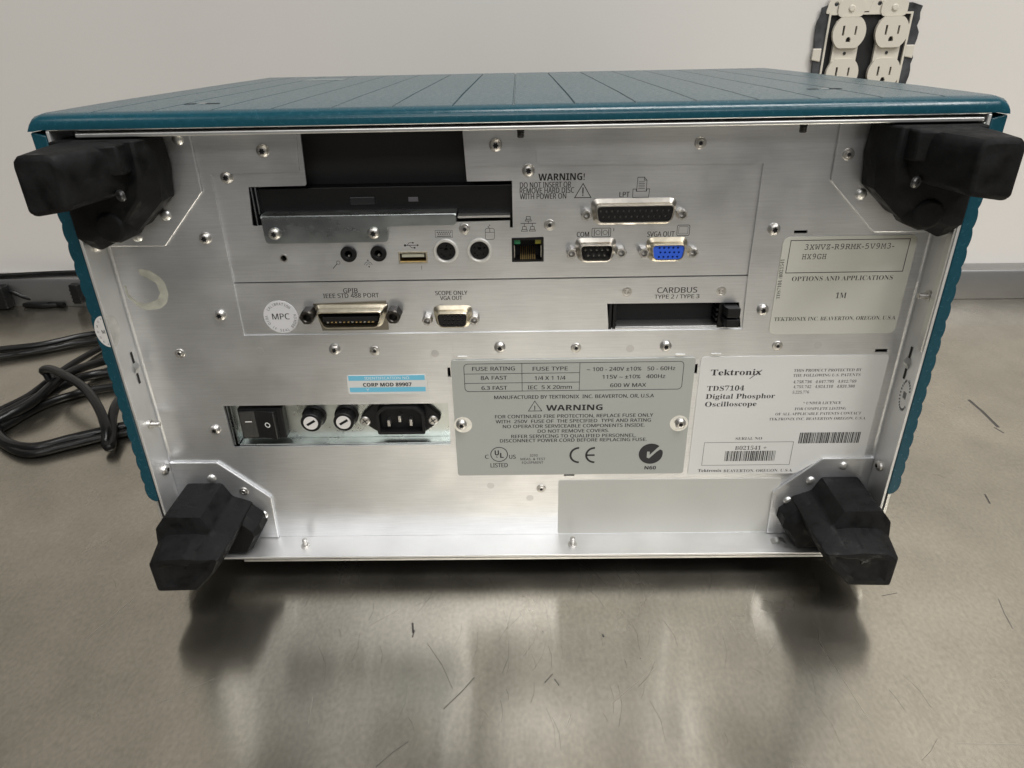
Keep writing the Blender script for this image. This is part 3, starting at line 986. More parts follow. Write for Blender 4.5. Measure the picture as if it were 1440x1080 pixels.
FSC = MB().lathe(0, 0, [(2.6, .5), (2.6, -.6), (2, -1.2), (1, -1.3), (.9, -.4)], 16).mesh('foot_screw', mat('dark_screw', (.12, .12, .12), .35, .9), True)
for sx in (-1, 1):
    X = lambda x: -sx * x          # profile is written for the left-hand foot (negative x)
    # lower foot
    A = [(-206, 22), (-206.3, 53), (-200, 61), (-179, 61), (-174.5, 51.5), (-163, 47), (-168, 36), (-182, 22)]
    Bf = [(-205, 22.5), (-205.3, 42), (-200, 46), (-185, 48), (-177, 46.5), (-164.5, 46), (-168.5, 37), (-182, 22.5)]
    Bm = [(-206, 22), (-206.3, 45), (-200, 50), (-183, 51), (-175.5, 49.5), (-163.3, 47), (-168, 36), (-182, 22)]
    ft = MB()
    A, Bm, Bf = rpoly(A, 1.6, 2), rpoly(Bm, 1.6, 2), rpoly(Bf, 1.6, 2)
    fr = [(X(x), z) for x, z in Bf]
    ft.loft([[(X(x), 17.2, z) for x, z in A], [(X(x), -15.5, z) for x, z in A], [(X(x), -17.5, z) for x, z in Bm], [(x, -31.5, z) for x, z in fr], inset(fr, 1.6, -33.2), inset(fr, 5.5, -33.2), inset(fr, 8.5, -31.6), inset(fr, 11, -31.3)])
    ft.loft([[(X(x), y, z) for x, z in ((-205.5, 13), (-186, 13), (-184, 40), (-205.5, 40))] for y in (16, -9)])
    # flange block on the bracket
    fl = [(-170, 50), (-166, 48), (-157, 39), (-156.5, 33), (-164, 20.5), (-190, 20.5), (-190, 50)]
    f2 = [(-172, 47), (-168, 45), (-160, 37), (-159.5, 33), (-166, 21.5), (-190, 21.5), (-190, 47)]
    ft.loft([[(X(x), 17.1, z) for x, z in fl], [(X(x), 6, z) for x, z in fl], [(X(x), 1, z) for x, z in f2]])
    o = ft.build('rear_foot', RUB, osc, .8, smooth=True)
    # upper foot
    T = [(-206.5, 211), (-201, 209), (-180, 219), (-166, 232), (-164, 247), (-165, 260.4), (-206.5, 260.4)]
    T2 = [(-206.5, 217), (-199, 216), (-182, 224), (-172, 235), (-169, 247), (-169, 260.4), (-206.5, 260.4)]
    ft = MB().loft([[(X(x), 17.1, z) for x, z in T], [(X(x), 3, z) for x, z in T], [(X(x), -5, z) for x, z in T2]])
    P1 = [(-206, 234.5), (-203, 233.5), (-186, 235.5), (-172, 238), (-170, 248), (-170, 260.2), (-206, 260.2)]
    P2 = [(-206, 234.5), (-203, 233.5), (-187, 235.5), (-178, 238), (-176, 248), (-177, 259.8), (-206, 259.8)]
    P3 = [(-206, 235), (-203, 233.8), (-188, 236), (-187, 238), (-186.5, 248), (-187, 259), (-206, 259)]
    P1, P2, P3 = rpoly(P1, 5), rpoly(P2, 5), rpoly(P3, 5)
    fr = [(X(x), z) for x, z in P3]
    ft.loft([[(X(x), 10, z) for x, z in P1], [(X(x), -14, z) for x, z in P2], [(x, -31.5, z) for x, z in fr], inset(fr, 1.4, -33)])
    n = 14
    ft.lathe(X(-189), 222, [(8.5, 12), (8, -3), (6.5, -6.5)], n)
    ft.loft([[(X(-180), 2, 246), (X(-172), 2, 246), (X(-172), 2, 259.8), (X(-180), 2, 259.8)], [(X(-182), -16, 247), (X(-172), -13, 247), (X(-172), -13, 259.6), (X(-182), -16, 259.6)]])
    o2 = ft.build('rear_foot', RUB, osc, 1.0, smooth=True)
    p = (-181,241.2)
    put('foot_screw', FSC, o2, (X(-175.5), -14.5 if 0 else -13, p[1] - 3), rot=(0, 0, sx * .5))

# --- plates and stickers
YF = 18.0
FTL, FBR = (-37.1,141), (98.2,63.7)
fx0, fx1 = ((-37.1,140.6)[0] + (-36.5,64.4)[0]) / 2, ((95.6,139.9)[0] + (98.2,64.2)[0]) / 2
fz0, fz1 = (29.3,64.1)[1], (27.9,140)[1]
fp = MB().plate(rrect(fx0, fx1, fz0, fz1, 1.5), [], YF, Y0 - .02).build('fuse_plate', GPAINT, osc, .25)
screws([(-32.9,99.6), (92.1,98.9)], YF, fp)
WASH = MB().lathe(0, 0, [(5.2, -.04), (5.2, .2)], 24).mesh('bare_ring', ALU2)
for p in ((-32.1,99.3), (91.4,98.6)):
    hw(WASH, 'bare_ring', p, YF, fp)
yt = YF - .06
b = MB()
k0, k1 = (-29.8,138.3), (90.7,119.9)
mx = (-31,120.7)[0]
rr = rrect(k0[0], k1[0], (28.2,120.8)[1], (27.8,137.9)[1], 2.2)
b.ribbon(rr, .3, yt, closed=True)
v1, v2 = (2.1,129.6)[0], (33.9,129.1)[0]
zt_, zb2 = (27.8,137.9)[1], (28.2,120.8)[1]
h1, h2 = (4.5,131.8)[1], (4.4,126)[1]
for q in (((v1, zt_), (v1, zb2)), ((v2, zt_), (v2, zb2)), ((k0[0], h1), (v2, h1)), ((k0[0], h2), (v2, h2))):
    b.ribbon(q, .28, yt)
for s, p0, p1, h in (('FUSE RATING', (-25.3,133.9), (-1.8,133.6), 2.3), ('8A FAST', (-20.8,128.2), (-6.2,128), 2.3), ('6.3 FAST', (-20.6,121.9), (-6.3,121.7), 2.3),
                     ('FUSE TYPE', (8,133.5), (27.2,133.2), 2.3), ('1/4 X 1 1/4', (9.1,127.7), (26.1,127.5), 2.3), ('IEC  5 X 20mm', (5.2,122), (29.7,121.7), 2.3),
                     ('~ 100 - 240V ±10%   50 - 60Hz', (37.7,133), (86.1,132.3), 2.3), ('115V ~ ±10%   400Hz', (46.5,128.1), (81,127.6), 2.3), ('600 W MAX', (51,122.7), (70.8,122.4), 2.3)):
    txt(b, s, p0, p1, h, yt, wt=.004)
for s, p0, p1, h in (('MANUFACTURED BY TEKTRONIX  INC. BEAVERTON, OR, U.S.A', (-13.7,116.4), (75.7,115.2), 2.2),
                     ('WARNING', (15.5,108.2), (47.3,107.8), 3.6),
                     ('FOR CONTINUED FIRE PROTECTION, REPLACE FUSE ONLY', (-13.6,103.9), (76.2,102.7), 2.15),
                     ('WITH  250V  FUSE OF  THE SPECIFIED  TYPE AND RATING', (-13.3,100.7), (75.2,99.4), 2.15),
                     ('NO OPERATOR SERVICEABLE COMPONENTS INSIDE.', (-9.3,97.3), (71.8,96.2), 2.15),
                     ('DO NOT REMOVE COVERS.', (10.7,93.7), (51.6,93.1), 2.15),
                     ('REFER SERVICING TO QUALIFIED PERSONNEL.', (-4.6,90.5), (67.3,89.6), 2.15),
                     ('DISCONNECT POWER CORD BEFORE REPLACING FUSE.', (-11.2,87.7), (73.7,86.6), 2.15)):
    txt(b, s, p0, p1, h, yt, wt=.002 if s != 'WARNING' else .012)
t0, t1, t2 = (9.1,114.3), (5.5,107.9), (13.1,107.8)
b.ribbon([t0, (t1[0], t1[1]), (t2[0], t1[1])], .35, yt, closed=True)
b.ribbon([(t0[0], t1[1] + 3.2), (t0[0], t1[1] + 1.5)], .5, yt).ribbon([(t0[0], t1[1] + .8), (t0[0], t1[1] + .75)], .5, yt)
# listing marks
c = (-11.9,78.9)
b.ribbon(circ(*c, 4.9, 28), .45, yt, closed=True)
txt(b, 'U', (c[0] - 2.6, c[1] - .6), (c[0] - .2, c[1] - .6), 3.4, yt, wt=.012)
txt(b, 'L', (c[0] + .5, c[1] - 2.4), (c[0] + 2.5, c[1] - 2.4), 3.4, yt, wt=.012)
b.ribbon([(c[0] - 1.6, c[1] - 1.7), (c[0] - 1.2, c[1] - 1.9)], .5, yt)
txt(b, 'C', (-20.3,76), (-18.2,76), 2.7, yt)
txt(b, 'US', (-6.1,75.8), (-2.3,75.8), 2.7, yt)
txt(b, 'LISTED', (-17.2,69.9), (-7.1,69.8), 2.9, yt, wt=.006)
for s, p0, p1 in (('3293', (6,77.2), (10.6,77.1)), ('MEAS. & TEST', (0.6,74.7), (15.2,74.5)), ('EQUIPMENT', (1.4,72.2), (14,72.1))):
    txt(b, s, p0, p1, 1.6, yt)
for c, inner in (((32.7,77.8), 0), ((41.9,77.7), 1)):
    R_o, R_i = 5.6, 4.4
    n = 16
    a_ = [math.radians(90 + 180 * i / n) for i in range(n + 1)]
    c = (c[0] + 2.2, c[1])
    b.add([(c[0] + r * math.cos(t), yt, c[1] + r * math.sin(t)) for t in a_ for r in (R_o, R_i)], [(2 * i, 2 * i + 1, 2 * i + 3, 2 * i + 2) for i in range(n)])
    if inner:
        b.ribbon([(c[0] - 4.4, c[1]), (c[0] - .6, c[1])], 1.1, yt)
c = (76.8,78.2)
n = 40
R_o = 7.0
pts = [(c[0] + R_o * math.cos(math.radians(48 + 330 * i / n)), c[1] + R_o * math.sin(math.radians(48 + 330 * i / n))) for i in range(n + 1)]
tick = [(c[0] + 3.2, c[1] + 1.2), (c[0] - .8, c[1] - 3.2), (c[0] - 2.2, c[1] - 2.6), (c[0] - 2.2, c[1] + 1.5), (c[0] - .7, c[1] + 1.5), (c[0] - .6, c[1] - .8), (c[0] + 3.6, c[1] + 4.0)]
b.poly(pts + [(c[0] + 5.2, c[1] + 3.0)] + tick, yt)
txt(b, 'N60', (73.8,67.2), (80.5,67.2), 2.4, yt, wt=.016)
b.build('plate_lettering', INK, fp)

yl = Y0 - .35


def label(name, px, m, r=2, y=yl, lab=None):
    x0 = (px[0][0] + px[3][0]) / 2
    x1 = (px[1][0] + px[2][0]) / 2
    o = MB().plate(rrect(x0, x1, (px[2][1] + px[3][1]) / 2, (px[0][1] + px[1][1]) / 2, r), [], y, Y0 - .01).build(name, m, osc)
    if lab:
        o['label'] = lab
    return o, x0, x1


# options sticker
ol, ox0, ox1 = label('options_label', ((133.9,206.5), (200.6,205.1), (201.6,152.2), (134.5,153.2)), PAPER2, 3.2, lab='aged sticker with a boxed key code')
y = yl - .05
b = MB()
q0, q1, q2, q3 = (137.9,203.9), (197.6,202.9), (197.1,187), (138,188)
xa, xb, za, zc = (q0[0] + q3[0]) / 2, (q1[0] + q2[0]) / 2, q2[1], q0[1]
b.ribbon([(xa, za), (xb, za), (xb, zc), (xa, zc)], .35, y, closed=True)
txt(b, '3XWVZ-R9RMK-5V9M3-', (145.4,199.4), (190.1,198.7), 2.9, y, 'mono', -.004)
txt(b, 'HX9GH', (144.9,194.2), (157.1,194), 2.9, y, 'mono', -.004)
txt(b, 'OPTIONS AND APPLICATIONS', (141.7,183), (193.2,182.1), 2.5, y, 'serif', -.0105)
txt(b, '1M', (165.9,172.9), (171.4,172.8), 3.1, y, 'serif', -.0105)
txt(b, 'TEKTRONIX INC. BEAVERTON, OREGON, U.S.A.', (136,161), (200.1,160), 2.2, y, 'serif', -.0105)
txt(b, 'TDS7104 /B021541', (137.1,172.9), (136.2,194.4), 1.9, y, 'serif', -.0105, rot=1)
b.build('label_lettering', INK, ol)
# serial sticker (runs under the bracket)
sx1 = ((201.5,139.2)[0] + (201.8,82.3)[0]) / 2
sx0 = ((99.9,139.4)[0] + (99.9,63.7)[0]) / 2
cut0, cut1 = (163.4,61.3), (177.3,72.8)
szt, szb = (147.6,140)[1], (130.8,62.8)[1]
pts = rpoly([(sx0, szb), (cut0[0], szb), (cut1[0], cut1[1]), (sx1, cut1[1]), (sx1, szt), (sx0, szt)], 2.2)
sl = MB().plate(pts, [], yl, Y0 - .01).build('serial_label', PAPER, osc)
b = MB()
txt(b, 'Tektronix', (106.1,128.9), (133.9,128.5), 3.6, y, 'serif', 0)
b.ribbon([(128,126.4), (130.4,128.6), (133.9,131.6)], .35, y)
for s, p0, p1 in (('TDS7104', (105.2,119.2), (125.8,118.9)), ('Digital Phosphor', (105,114.2), (143.6,113.7)), ('Oscilloscope', (105.1,109.2), (134,108.8))):
    txt(b, s, p0, p1, 3.1, y, 'serif', -.003)
for s, p0, p1 in (('THIS PRODUCT PROTECTED BY', (151.5,130.5), (188.5,129.9)), ('THE FOLLOWING U.S. PATENTS', (151.6,127.4), (188.4,126.9)),
                  ('4,758,736   4,647,795   4,812,769', (152.3,123.4), (186.9,122.9)), ('4,755,742   4,924,110   4,831,380', (152.8,120.3), (186.7,119.8)), ('5,225,776', (153,116.7), (162.1,116.6)),
                  ('* UNDER LICENCE', (160.1,109.8), (181.3,109.5)), ('FOR COMPLETE LISTING', (156,106.2), (184.8,105.8)), ('OF ALL APPLICABLE PATENTS CONTACT', (145.6,103.1), (193.9,102.4)),
                  ('TEKTRONIX INC. BEAVERTON OREGON, U.S.A.', (142.5,99.8), (197.4,99.1))):
    txt(b, s, p0, p1, 1.75, y, 'serif', -.0105)
txt(b, 'SERIAL NO', (125.2,86.7), (140.4,86.5), 1.9, y, 'serif', -.0105)
txt(b, 'B021541 +', (125.7,79.9), (143.9,79.6), 2.7, y, 'serif', -.0105)
txt(b, 'Tektronix', (105.7,64.6), (119.7,64.5), 2.0, y, 'serif', 0)
txt(b, 'BEAVERTON, OREGON, U.S.A', (120.9,64.4), (161.3,63.9), 2.0, y, 'serif', -.0105)
b.build('label_lettering', INK, sl)
b = MB()
r0, r1, r2, r3 = (107.3,85), (158.7,84.8), (159.2,69), (107.8,69.2)
xa, xb = (r0[0] + r3[0]) / 2, (r1[0] + r2[0]) / 2
b.ribbon([(xa, r3[1]), (xb, r3[1]), (xb, r0[1]), (xa, r0[1])], .22, y, closed=True)
rng = random.Random(3)
for p0, p1, hh in (((120.4,72), (149.6,71.6), (119.6,79)), ((161.7,83.8), (196.7,83.3), (160.5,91.1))):
    x = p0[0]
    hgt = hh[1] - p0[1]
    while x < p1[0]:
        w_ = rng.choice((.25, .25, .5, .75))
        b.add([(x, y, p0[1]), (x + w_, y, p0[1]), (x + w_, y, p0[1] + hgt), (x, y, p0[1] + hgt)], [(0, 1, 2, 3)])
        x += w_ + rng.choice((.25, .25, .5))
b.build('barcode', INK, sl)
# blank grey sticker
bx0, bx1, bz0, bz1 = (23.2,46.4)[0], (156,18.6)[0], (30.2,19.2)[1], (29.4,59.4)[1]
label('blank_label', ((bx0, bz1), (bx1, bz1), (bx1, bz0), (bx0, bz0)), BLANK, 1.2, Y0 - .3, 'large blank grey sticker')
# blue modification sticker
ml, x0, x1 = label('modification_label', ((-95.4,131.4), (-51.1,131.2), (-51.5,120.5), (-95.4,118.8)), PAPER, 1.2, lab='small white sticker with two pale blue bands')
b = MB()
za, zb2 = (-72.8,128.2)[1], (-72.4,131.3)[1]
b.add([(x0 + 1, y, za), (x1 - .6, y, za), (x1 - .6, y, zb2), (x0 + 1, y, zb2)], [(0, 1, 2, 3)])
za, zb2 = (-73.5,121)[1], (-73.2,123.9)[1]
b.add([(x0 + 1, y, za), (x1 - .6, y, za), (x1 - .6, y, zb2), (x0 + 1, y, zb2)], [(0, 1, 2, 3)])
b.build('colour_band', CYAN, ml)
b = MB()
txt(b, 'CORP MOD 89907', (-86.7,124.6), (-59.6,124.2), 2.3, y, wt=.012)
b.build('label_lettering', INK, ml)
b = MB()
txt(b, 'IDENTIFICATION NO.', (-85.4,129), (-60,128.7), 1.6, y - .03)
txt(b, 'Y', (-85.4,121.9), (-83.4,121.8), 1.4, y - .03)
b.build('band_lettering', WHITE, ml)
# calibration seal on the card plate
c = (-126.1,166.4)
se = MB().lathe(*c, [(9.2, Y1 - .49), (9.2, Y1 - .75)], 36).build('calibration_seal', mat('seal_paper', (.60, .60, .61), .5), osc)
b = MB()
ys = Y1 - .8
txt(b, 'MPC', (c[0] - 4.6, c[1] - 1.3), (c[0] + 4.6, c[1] - 1.3), 3.3, ys, wt=.004)
arc_txt(b, 'CALIBRATION', *c, 6.7, 150, 40, 1.5, ys, True)
arc_txt(b, 'VOID IF SEAL BROKEN', *c, 8.4, 172, 372, 1.5, ys, False)
b.build('seal_lettering', INK, se)
# old adhesive ring
c = (-193.8,182.8)
n = 34
v, f = [], []
rng = random.Random(5)
for i in range(n + 1):
    a = math.radians(98 - 292 * i / n)
    w_ = 4.3 * min(1, .6 + i / 8) * (1 if i < 22 else max(.25, 1 - (i - 22) / 9)) + rng.uniform(-.35, .35)
    for r in (11.2 + rng.uniform(-.25, .25), 11.0 - w_):
        v.append((c[0] + r * math.cos(a), Y0 - .06, c[1] + r * math.sin(a)))
MB().add(v, [(2 * i, 2 * i + 1, 2 * i + 3, 2 * i + 2) for i in range(n)]).build('adhesive_ring', RESID, panel)
# torn seal folded over the left edge
ts = MB()
zc = (-207.4,167.3)[1]
n = 16
ts.poly([(-209.8, zc + 8.6)] + [(-209.8 - 5.6 * math.sin(math.pi * i / n), zc + 8.6 * math.cos(math.pi * i / n)) for i in range(1, n)] + [(-209.8, zc - 8.6)], .45)
seal = ts.build('torn_seal', mat('torn_seal_paper', (.66, .65, .63), .5, noise=.06, nscale=(300, 300, 300)), osc)
b = MB()
b.add([(-207.42, .4 + 8.5 * math.sin(math.pi * i / n), zc + 8.6 * math.cos(math.pi * i / n)) for i in range(n + 1)], [tuple(range(n + 1))])
b.build('inner_half', FADED, seal)
b = MB()
for i in range(7):
    a = math.radians(105 + 25 * i)
    txt(b, 'VOIDSEA'[i], (-209.8 + 4.6 * math.cos(a), zc + 7.2 * math.sin(a) - .6), (-209.8 + 4.4 * math.cos(a) + .8, zc + 7.2 * math.sin(a) - .6), 1.1, .38)
txt(b, 'M', (-212.0, zc - 1), (-210.5, zc - 1), 2.0, .38)
b.build('seal_lettering', INKG, seal)
# faint seal print on the right inner wall
b = MB()
yy, zz = (5.4,121.9)
for i in range(26):
    a = 6.2832 * i / 26
    if random.random() < .75:
        for k in range(2):
            u, t = yy + (3.9 + k * .5) * math.cos(a), zz + (8.2 + k * .6) * math.sin(a)
            b.add([(207.38, u - .3, t - .45), (207.38, u + .3, t - .45), (207.38, u + .3, t + .45), (207.38, u - .3, t + .45)], [(0, 1, 2, 3)])
for k in range(4):
    b.add([(207.38, yy - 1.4 + k * .8, zz - 2), (207.38, yy - 1.0 + k * .8, zz - 2), (207.38, yy - 1.0 + k * .8, zz + 2), (207.38, yy - 1.4 + k * .8, zz + 2)], [(0, 1, 2, 3)])
b.build('seal_residue', INKG, chassis)

# --- printing on the connector plate
yp = Y1 - .06
b = MB()
txt(b, 'WARNING!', (11.3,235.1), (33.7,235.1), 3.3, yp, wt=.03)
for s, p0, p1 in (('DO NOT INSERT OR', (2.3,231.9), (27.2,231.7)), ('REMOVE HARD DISC', (2.2,229.2), (28.7,228.9)), ('WITH POWER ON', (2.2,226.4), (24.9,226.2))):
    txt(b, s, p0, p1, 2.6, yp, wt=-.006)
t0, t1, t2 = (33.1,233.4), (29.1,226.6), (37.1,226.7)
b.ribbon([t0, t1, (t2[0], t1[1])], .4, yp, closed=True)
b.ribbon([(t0[0], t1[1] + 4.6), (t0[0], t1[1] + 2.2)], .6, yp).ribbon([(t0[0], t1[1] + 1.2), (t0[0], t1[1] + 1.15)], .6, yp)
for s, p0, p1, h in (('LPT', (51,226.6), (55.9,226.5), 2.5), ('COM', (30.6,207.1), (36.7,207), 2.5), ('SVGA OUT', (66,206.6), (79.6,206.5), 2.6)):
    txt(b, s, p0, p1, h, yp, wt=-.004)
b.build('plate_lettering', INK, io)
b = MB()
W1 = .26


def px(mb, pts, wd=W1, closed=False):
    mb.ribbon(pts, wd, yp, closed=closed)


# printer
q = (61.5,230.9)
px(b, [(q[0] - 4, q[1] - 4.6), (q[0] + 3.8, q[1] - 4.6), (q[0] + 4.1, q[1] - .6), (q[0] + 2.7, q[1] - .6), (q[0] + 2.7, q[1] - 1.7), (q[0] - 2.4, q[1] - 1.7), (q[0] - 2.4, q[1] - .6), (q[0] - 4, q[1] - .6)], closed=True)
px(b, [(q[0] - 2.2, q[1] - 1.6), (q[0] - 2.0, q[1] + 5), (q[0] + 1.2, q[1] + 5), (q[0] + 2.5, q[1] + 3.5), (q[0] + 2.5, q[1] - 1.6)])
px(b, [(q[0] + 1.2, q[1] + 5), (q[0] + 1.2, q[1] + 3.6), (q[0] + 2.5, q[1] + 3.6)])
for k in range(5):
    px(b, [(q[0] - 1.3, q[1] + 2.8 - .8 * k), (q[0] + 1.5, q[1] + 2.8 - .8 * k)], .22)
# serial icon
q = (43,209.1)
px(b, rrect(q[0] - 4.8, q[0] + 4.6, q[1] - 2.2, q[1] + 2.2, .6), closed=True)
for x in (-3.6, .1, 3.6):
    px(b, [(q[0] + x, q[1] - 1.5), (q[0] + x, q[1] + 1.5)], .34)
for x in (-1.75, 1.85):
    px(b, circ(q[0] + x, q[1], 1.1, 14), .2, True)
px(b, [(q[0] + 6.1, q[1] + .8), (q[0] + 6.1, q[1] + 2)], .3)
# monitor
q = (83.9,209.5)
px(b, rrect(q[0] - 3.1, q[0] + 3.1, q[1] - 2.6, q[1] + 2.7, .7), closed=True)
px(b, rrect(q[0] - 2.3, q[0] + 2.3, q[1] - 1.8, q[1] + 2.0, .5), .15, True)
# network
q = (6.3,214)


def pc(x, z, k=1):
    px(b, rrect(x - .95 * k, x + .95 * k, z, z + 1.4 * k, .2), closed=True)
    px(b, [(x - 1.5 * k, z - .9 * k), (x + 1.5 * k, z - .9 * k), (x + 1.2 * k, z), (x - 1.2 * k, z)], closed=True)


pc(q[0], q[1] + 2.4)
pc(q[0] - 2, q[1] - 2.7)
pc(q[0] + 2, q[1] - 2.7)
px(b, [(q[0] - 3.7, q[1] + .3), (q[0] + 3.7, q[1] + .3)], .3)
px(b, [(q[0], q[1] + .3), (q[0], q[1] + 1.4)])
for x in (-2, 2):
    px(b, [(q[0] + x, q[1] + .3), (q[0] + x, q[1] - 1.2)])
# keyboard
q = (-36.3,209.7)
px(b, rrect(q[0] - 4.3, q[0] + 4.3, q[1] - 1.9, q[1] + 1.8, .1), .16, True)
for k in range(7):
    px(b, [(q[0] - 3.3 + 1.1 * k, q[1] + .85), (q[0] - 3.1 + 1.1 * k, q[1] + .85)], .5)
for k in range(6):
    px(b, [(q[0] - 2.8 + 1.1 * k, q[1] - .1), (q[0] - 2.6 + 1.1 * k, q[1] - .1)], .5)
px(b, [(q[0] - 3.4, q[1] - 1.2), (q[0] + 3.4, q[1] - 1.2)], .4)
# mouse
q = (-13.1,209.3)
px(b, rrect(q[0] - 2.3, q[0] + 2.3, q[1] - 2.8, q[1] + 2.8, 1.0), .2, True)
px(b, [(q[0] - 2.3, q[1] + .8), (q[0] + 2.3, q[1] + .8)], .2)
px(b, [(q[0], q[1] + .8), (q[0], q[1] + 2.8), (q[0] - .9, q[1] + 3.6), (q[0] + .2, q[1] + 4.3), (q[0] - .2, q[1] + 4.7)], .2)
# usb trident
q = (-53.3,204.1)
px(b, [(q[0] - 3.2, q[1]), (q[0] + 3.2, q[1])], .3)
px(b, [(q[0] - 2, q[1]), (q[0] - 1, q[1] + 1.3), (q[0] + .8, q[1] + 1.3)], .25)
px(b, [(q[0] - 1, q[1]), (q[0] + .2, q[1] - 1.3), (q[0] + 1.6, q[1] - 1.3)], .25)
b.poly(circ(q[0] - 3.1, q[1], .6, 10), yp)
b.poly(circ(q[0] + 1.0, q[1] + 1.3, .45, 8), yp)
b.poly([(q[0] + 3, q[1] - .6), (q[0] + 4, q[1]), (q[0] + 3, q[1] + .6)], yp)
b.poly([(q[0] + 1.3, q[1] - 1.7), (q[0] + 2.1, q[1] - 1.7), (q[0] + 2.1, q[1] - .9), (q[0] + 1.3, q[1] - .9)], yp)
px(b, [(-48.8,193.2), (-48.9,191.3)], .2)
# microphone, line out
q = (-92.7,194.6)
px(b, [(q[0] - 1.9, q[1] - 2), (q[0] + .4, q[1] + .4)], .35)
px(b, circ(q[0] + 1.1, q[1] + 1.0, .9, 12), .2, True)
q = (-76.2,194.4)
for r in (1.0, 2.0):
    px(b, [(q[0] + r * math.cos(math.radians(a)), q[1] - .6 + r * math.sin(math.radians(a))) for a in range(15, 170, 22)], .2)
b.poly([(q[0] - .6, q[1] + 1.9), (q[0] + .5, q[1] + 1.9), (q[0], q[1] + 2.7)], yp)
b.poly(circ(q[0] + .3, q[1] - 1.2, .4, 8), yp)
b.build('port_icon', INK, io)
b = MB()
yc = Y1 - .56
for s, p0, p1, h in (('GPIB', (-90.9,179.3), (-83.4,179.2), 2.6), ('IEEE STD 488 PORT', (-101.8,176.8), (-72.5,176.5), 2.4), ('SCOPE ONLY', (-42.8,177.4), (-26,177.4), 2.2),
                     ('VGA OUT', (-40.4,174.6), (-28.8,174.6), 2.2), ('CARDBUS', (73.2,176.8), (93.9,176.7), 3.0), ('TYPE 2 / TYPE 3', (72,173.7), (95.4,173.5), 2.2)):
    txt(b, s, p0, p1, h, yc, wt=-.003)
b.build('plate_lettering', INK, cp)

# ================================================================== OUTLET BOX IN THE WALL
WY = 495.0
ob = thing('wall_outlet', 'open double electrical outlet without a cover plate, set in the wall', 'electrical outlet', (366, WY, 275))
# ragged plaster cut-out round the steel box
b = MB()
x0, x1, z0, z1 = 318, 416, 215, 312
b.box(x0, x1, WY - 1.4, WY - .6, z0, z1)
b.build('box_back', DARK, ob)
b = MB()
rg = random.Random(4)
rag = [(x0 - 3 + rg.uniform(-2.5, 1.5), z0 + k * (z1 - z0) / 16) for k in range(17)]
rag += [(x0 + (x1 - x0) * k / 12, z1 + 3 + rg.uniform(-2, 1.5)) for k in range(1, 12)]
rag += [(x1 + 3 + rg.uniform(-2, 2), z1 - k * (z1 - z0) / 16) for k in range(17)]
b.plate(rag, [[(x0 + 6, z0 + 4), (x1 - 6, z0 + 4), (x1 - 6, z1 - 5), (x0 + 6, z1 - 5)]], WY - 2.2, WY - .5)
b.build('steel_box', BOXM, ob)
b = MB()
b.plate([(x0 + 6, z0 + 4), (x1 - 6, z0 + 4), (x1 - 6, z1 - 5), (x0 + 6, z1 - 5)], [[(x0 + 8, z0 + 5), (x1 - 8, z0 + 5), (x1 - 8, z1 - 7), (x0 + 8, z1 - 7)]], WY - 4, WY - 1.5)
b.build('mud_ring', OUT, ob)
for cx in (345.5, 389.5):
    rc = MB()
    rc.plate(rrect(cx - 13, cx + 13, 238, 300, 2), [], WY - 6, WY - 2)
    r = rc.build('receptacle', OUT, ob, .8)
    b = MB().plate(rrect(cx - 13.5, cx + 13.5, 303, 318.5, 5), [circ(cx, 311, 3.0, 14)], WY - 5, WY - 3.4)
    b.build('strap', OUT, r, .5)
    MB().lathe(cx, 311, [(3.3, WY - 3.8), (3.3, WY - 5.6), (2.4, WY - 6.4)], 16).build('strap_screw', OUT, r, smooth=True)
    for cz in (288.5, 249.5):
        # round face with flat top and bottom, real slots
        face = []
        for i in range(32):
            a = 6.2832 * i / 32
            face.append((cx + 17 * math.cos(a), cz + max(-14.4, min(14.4, 17 * math.sin(a)))))
        ground = [(cx - 2.4, cz - 8.6), (cx + 2.4, cz - 8.6), (cx + 2.4, cz - 6.2), (cx + 1.6, cz - 4.4), (cx, cz - 3.8), (cx - 1.6, cz - 4.4), (cx - 2.4, cz - 6.2)]
        MB().plate(face, [slot((cx - 7.4, cz + 6.5), (cx - 5.3, cz - 2.5)), slot((cx + 5.3, cz + 6), (cx + 7.2, cz - 2)), ground], WY - 9.5, WY - 5.5).build('socket_face', OUT, r, .7)
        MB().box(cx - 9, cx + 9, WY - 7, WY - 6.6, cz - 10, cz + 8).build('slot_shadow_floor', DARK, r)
    MB().lathe(cx, 269, [(1.6, WY - 6.6), (1.6, WY - 6)], 10).build('centre_screw_hole', HOLE, r)
for p in ((x0 - 1, 268), (x1 - 2, 270)):
    MB().loft([[(p[0] - 4, WY - 4, p[1] + 6), (p[0] + 5, WY - 4, p[1] + 6), (p[0] + 5, WY - 4, p[1] - 7), (p[0] - 4, WY - 4, p[1] - 5)],
               [(p[0] - 4, WY - 1, p[1] + 6), (p[0] + 5, WY - 1, p[1] + 6), (p[0] + 5, WY - 1, p[1] - 7), (p[0] - 4, WY - 1, p[1] - 5)]]).build('fixing_ear', OUT, ob, .8)
b = MB()
rng = random.Random(2)
pts = []
for x in range(int(x0) - 10, int(x1) + 12, 9):
    pts.append((x, z1 + 8 + rng.uniform(-2, 2)))
ear = rpoly([(x0 + 2, 306), (x0 + 20, 306), (x0 + 20, 322), (x0 + 6, 324)], 3)
b.plate(ear, [circ(x0 + 12, 315, 2.2, 10)], WY - 3.2, WY - 1.8)
b.plate([(x + 44, z) for x, z in ear], [circ(x0 + 56, 315, 2.2, 10)], WY - 3.2, WY - 1.8)
b.plate([(x + 36, z) for x, z in rpoly([(x0 + 2, 308), (x0 + 16, 308), (x0 + 16, 323), (x0 + 2, 323)], 3)], [], WY - 3.0, WY - 1.8)
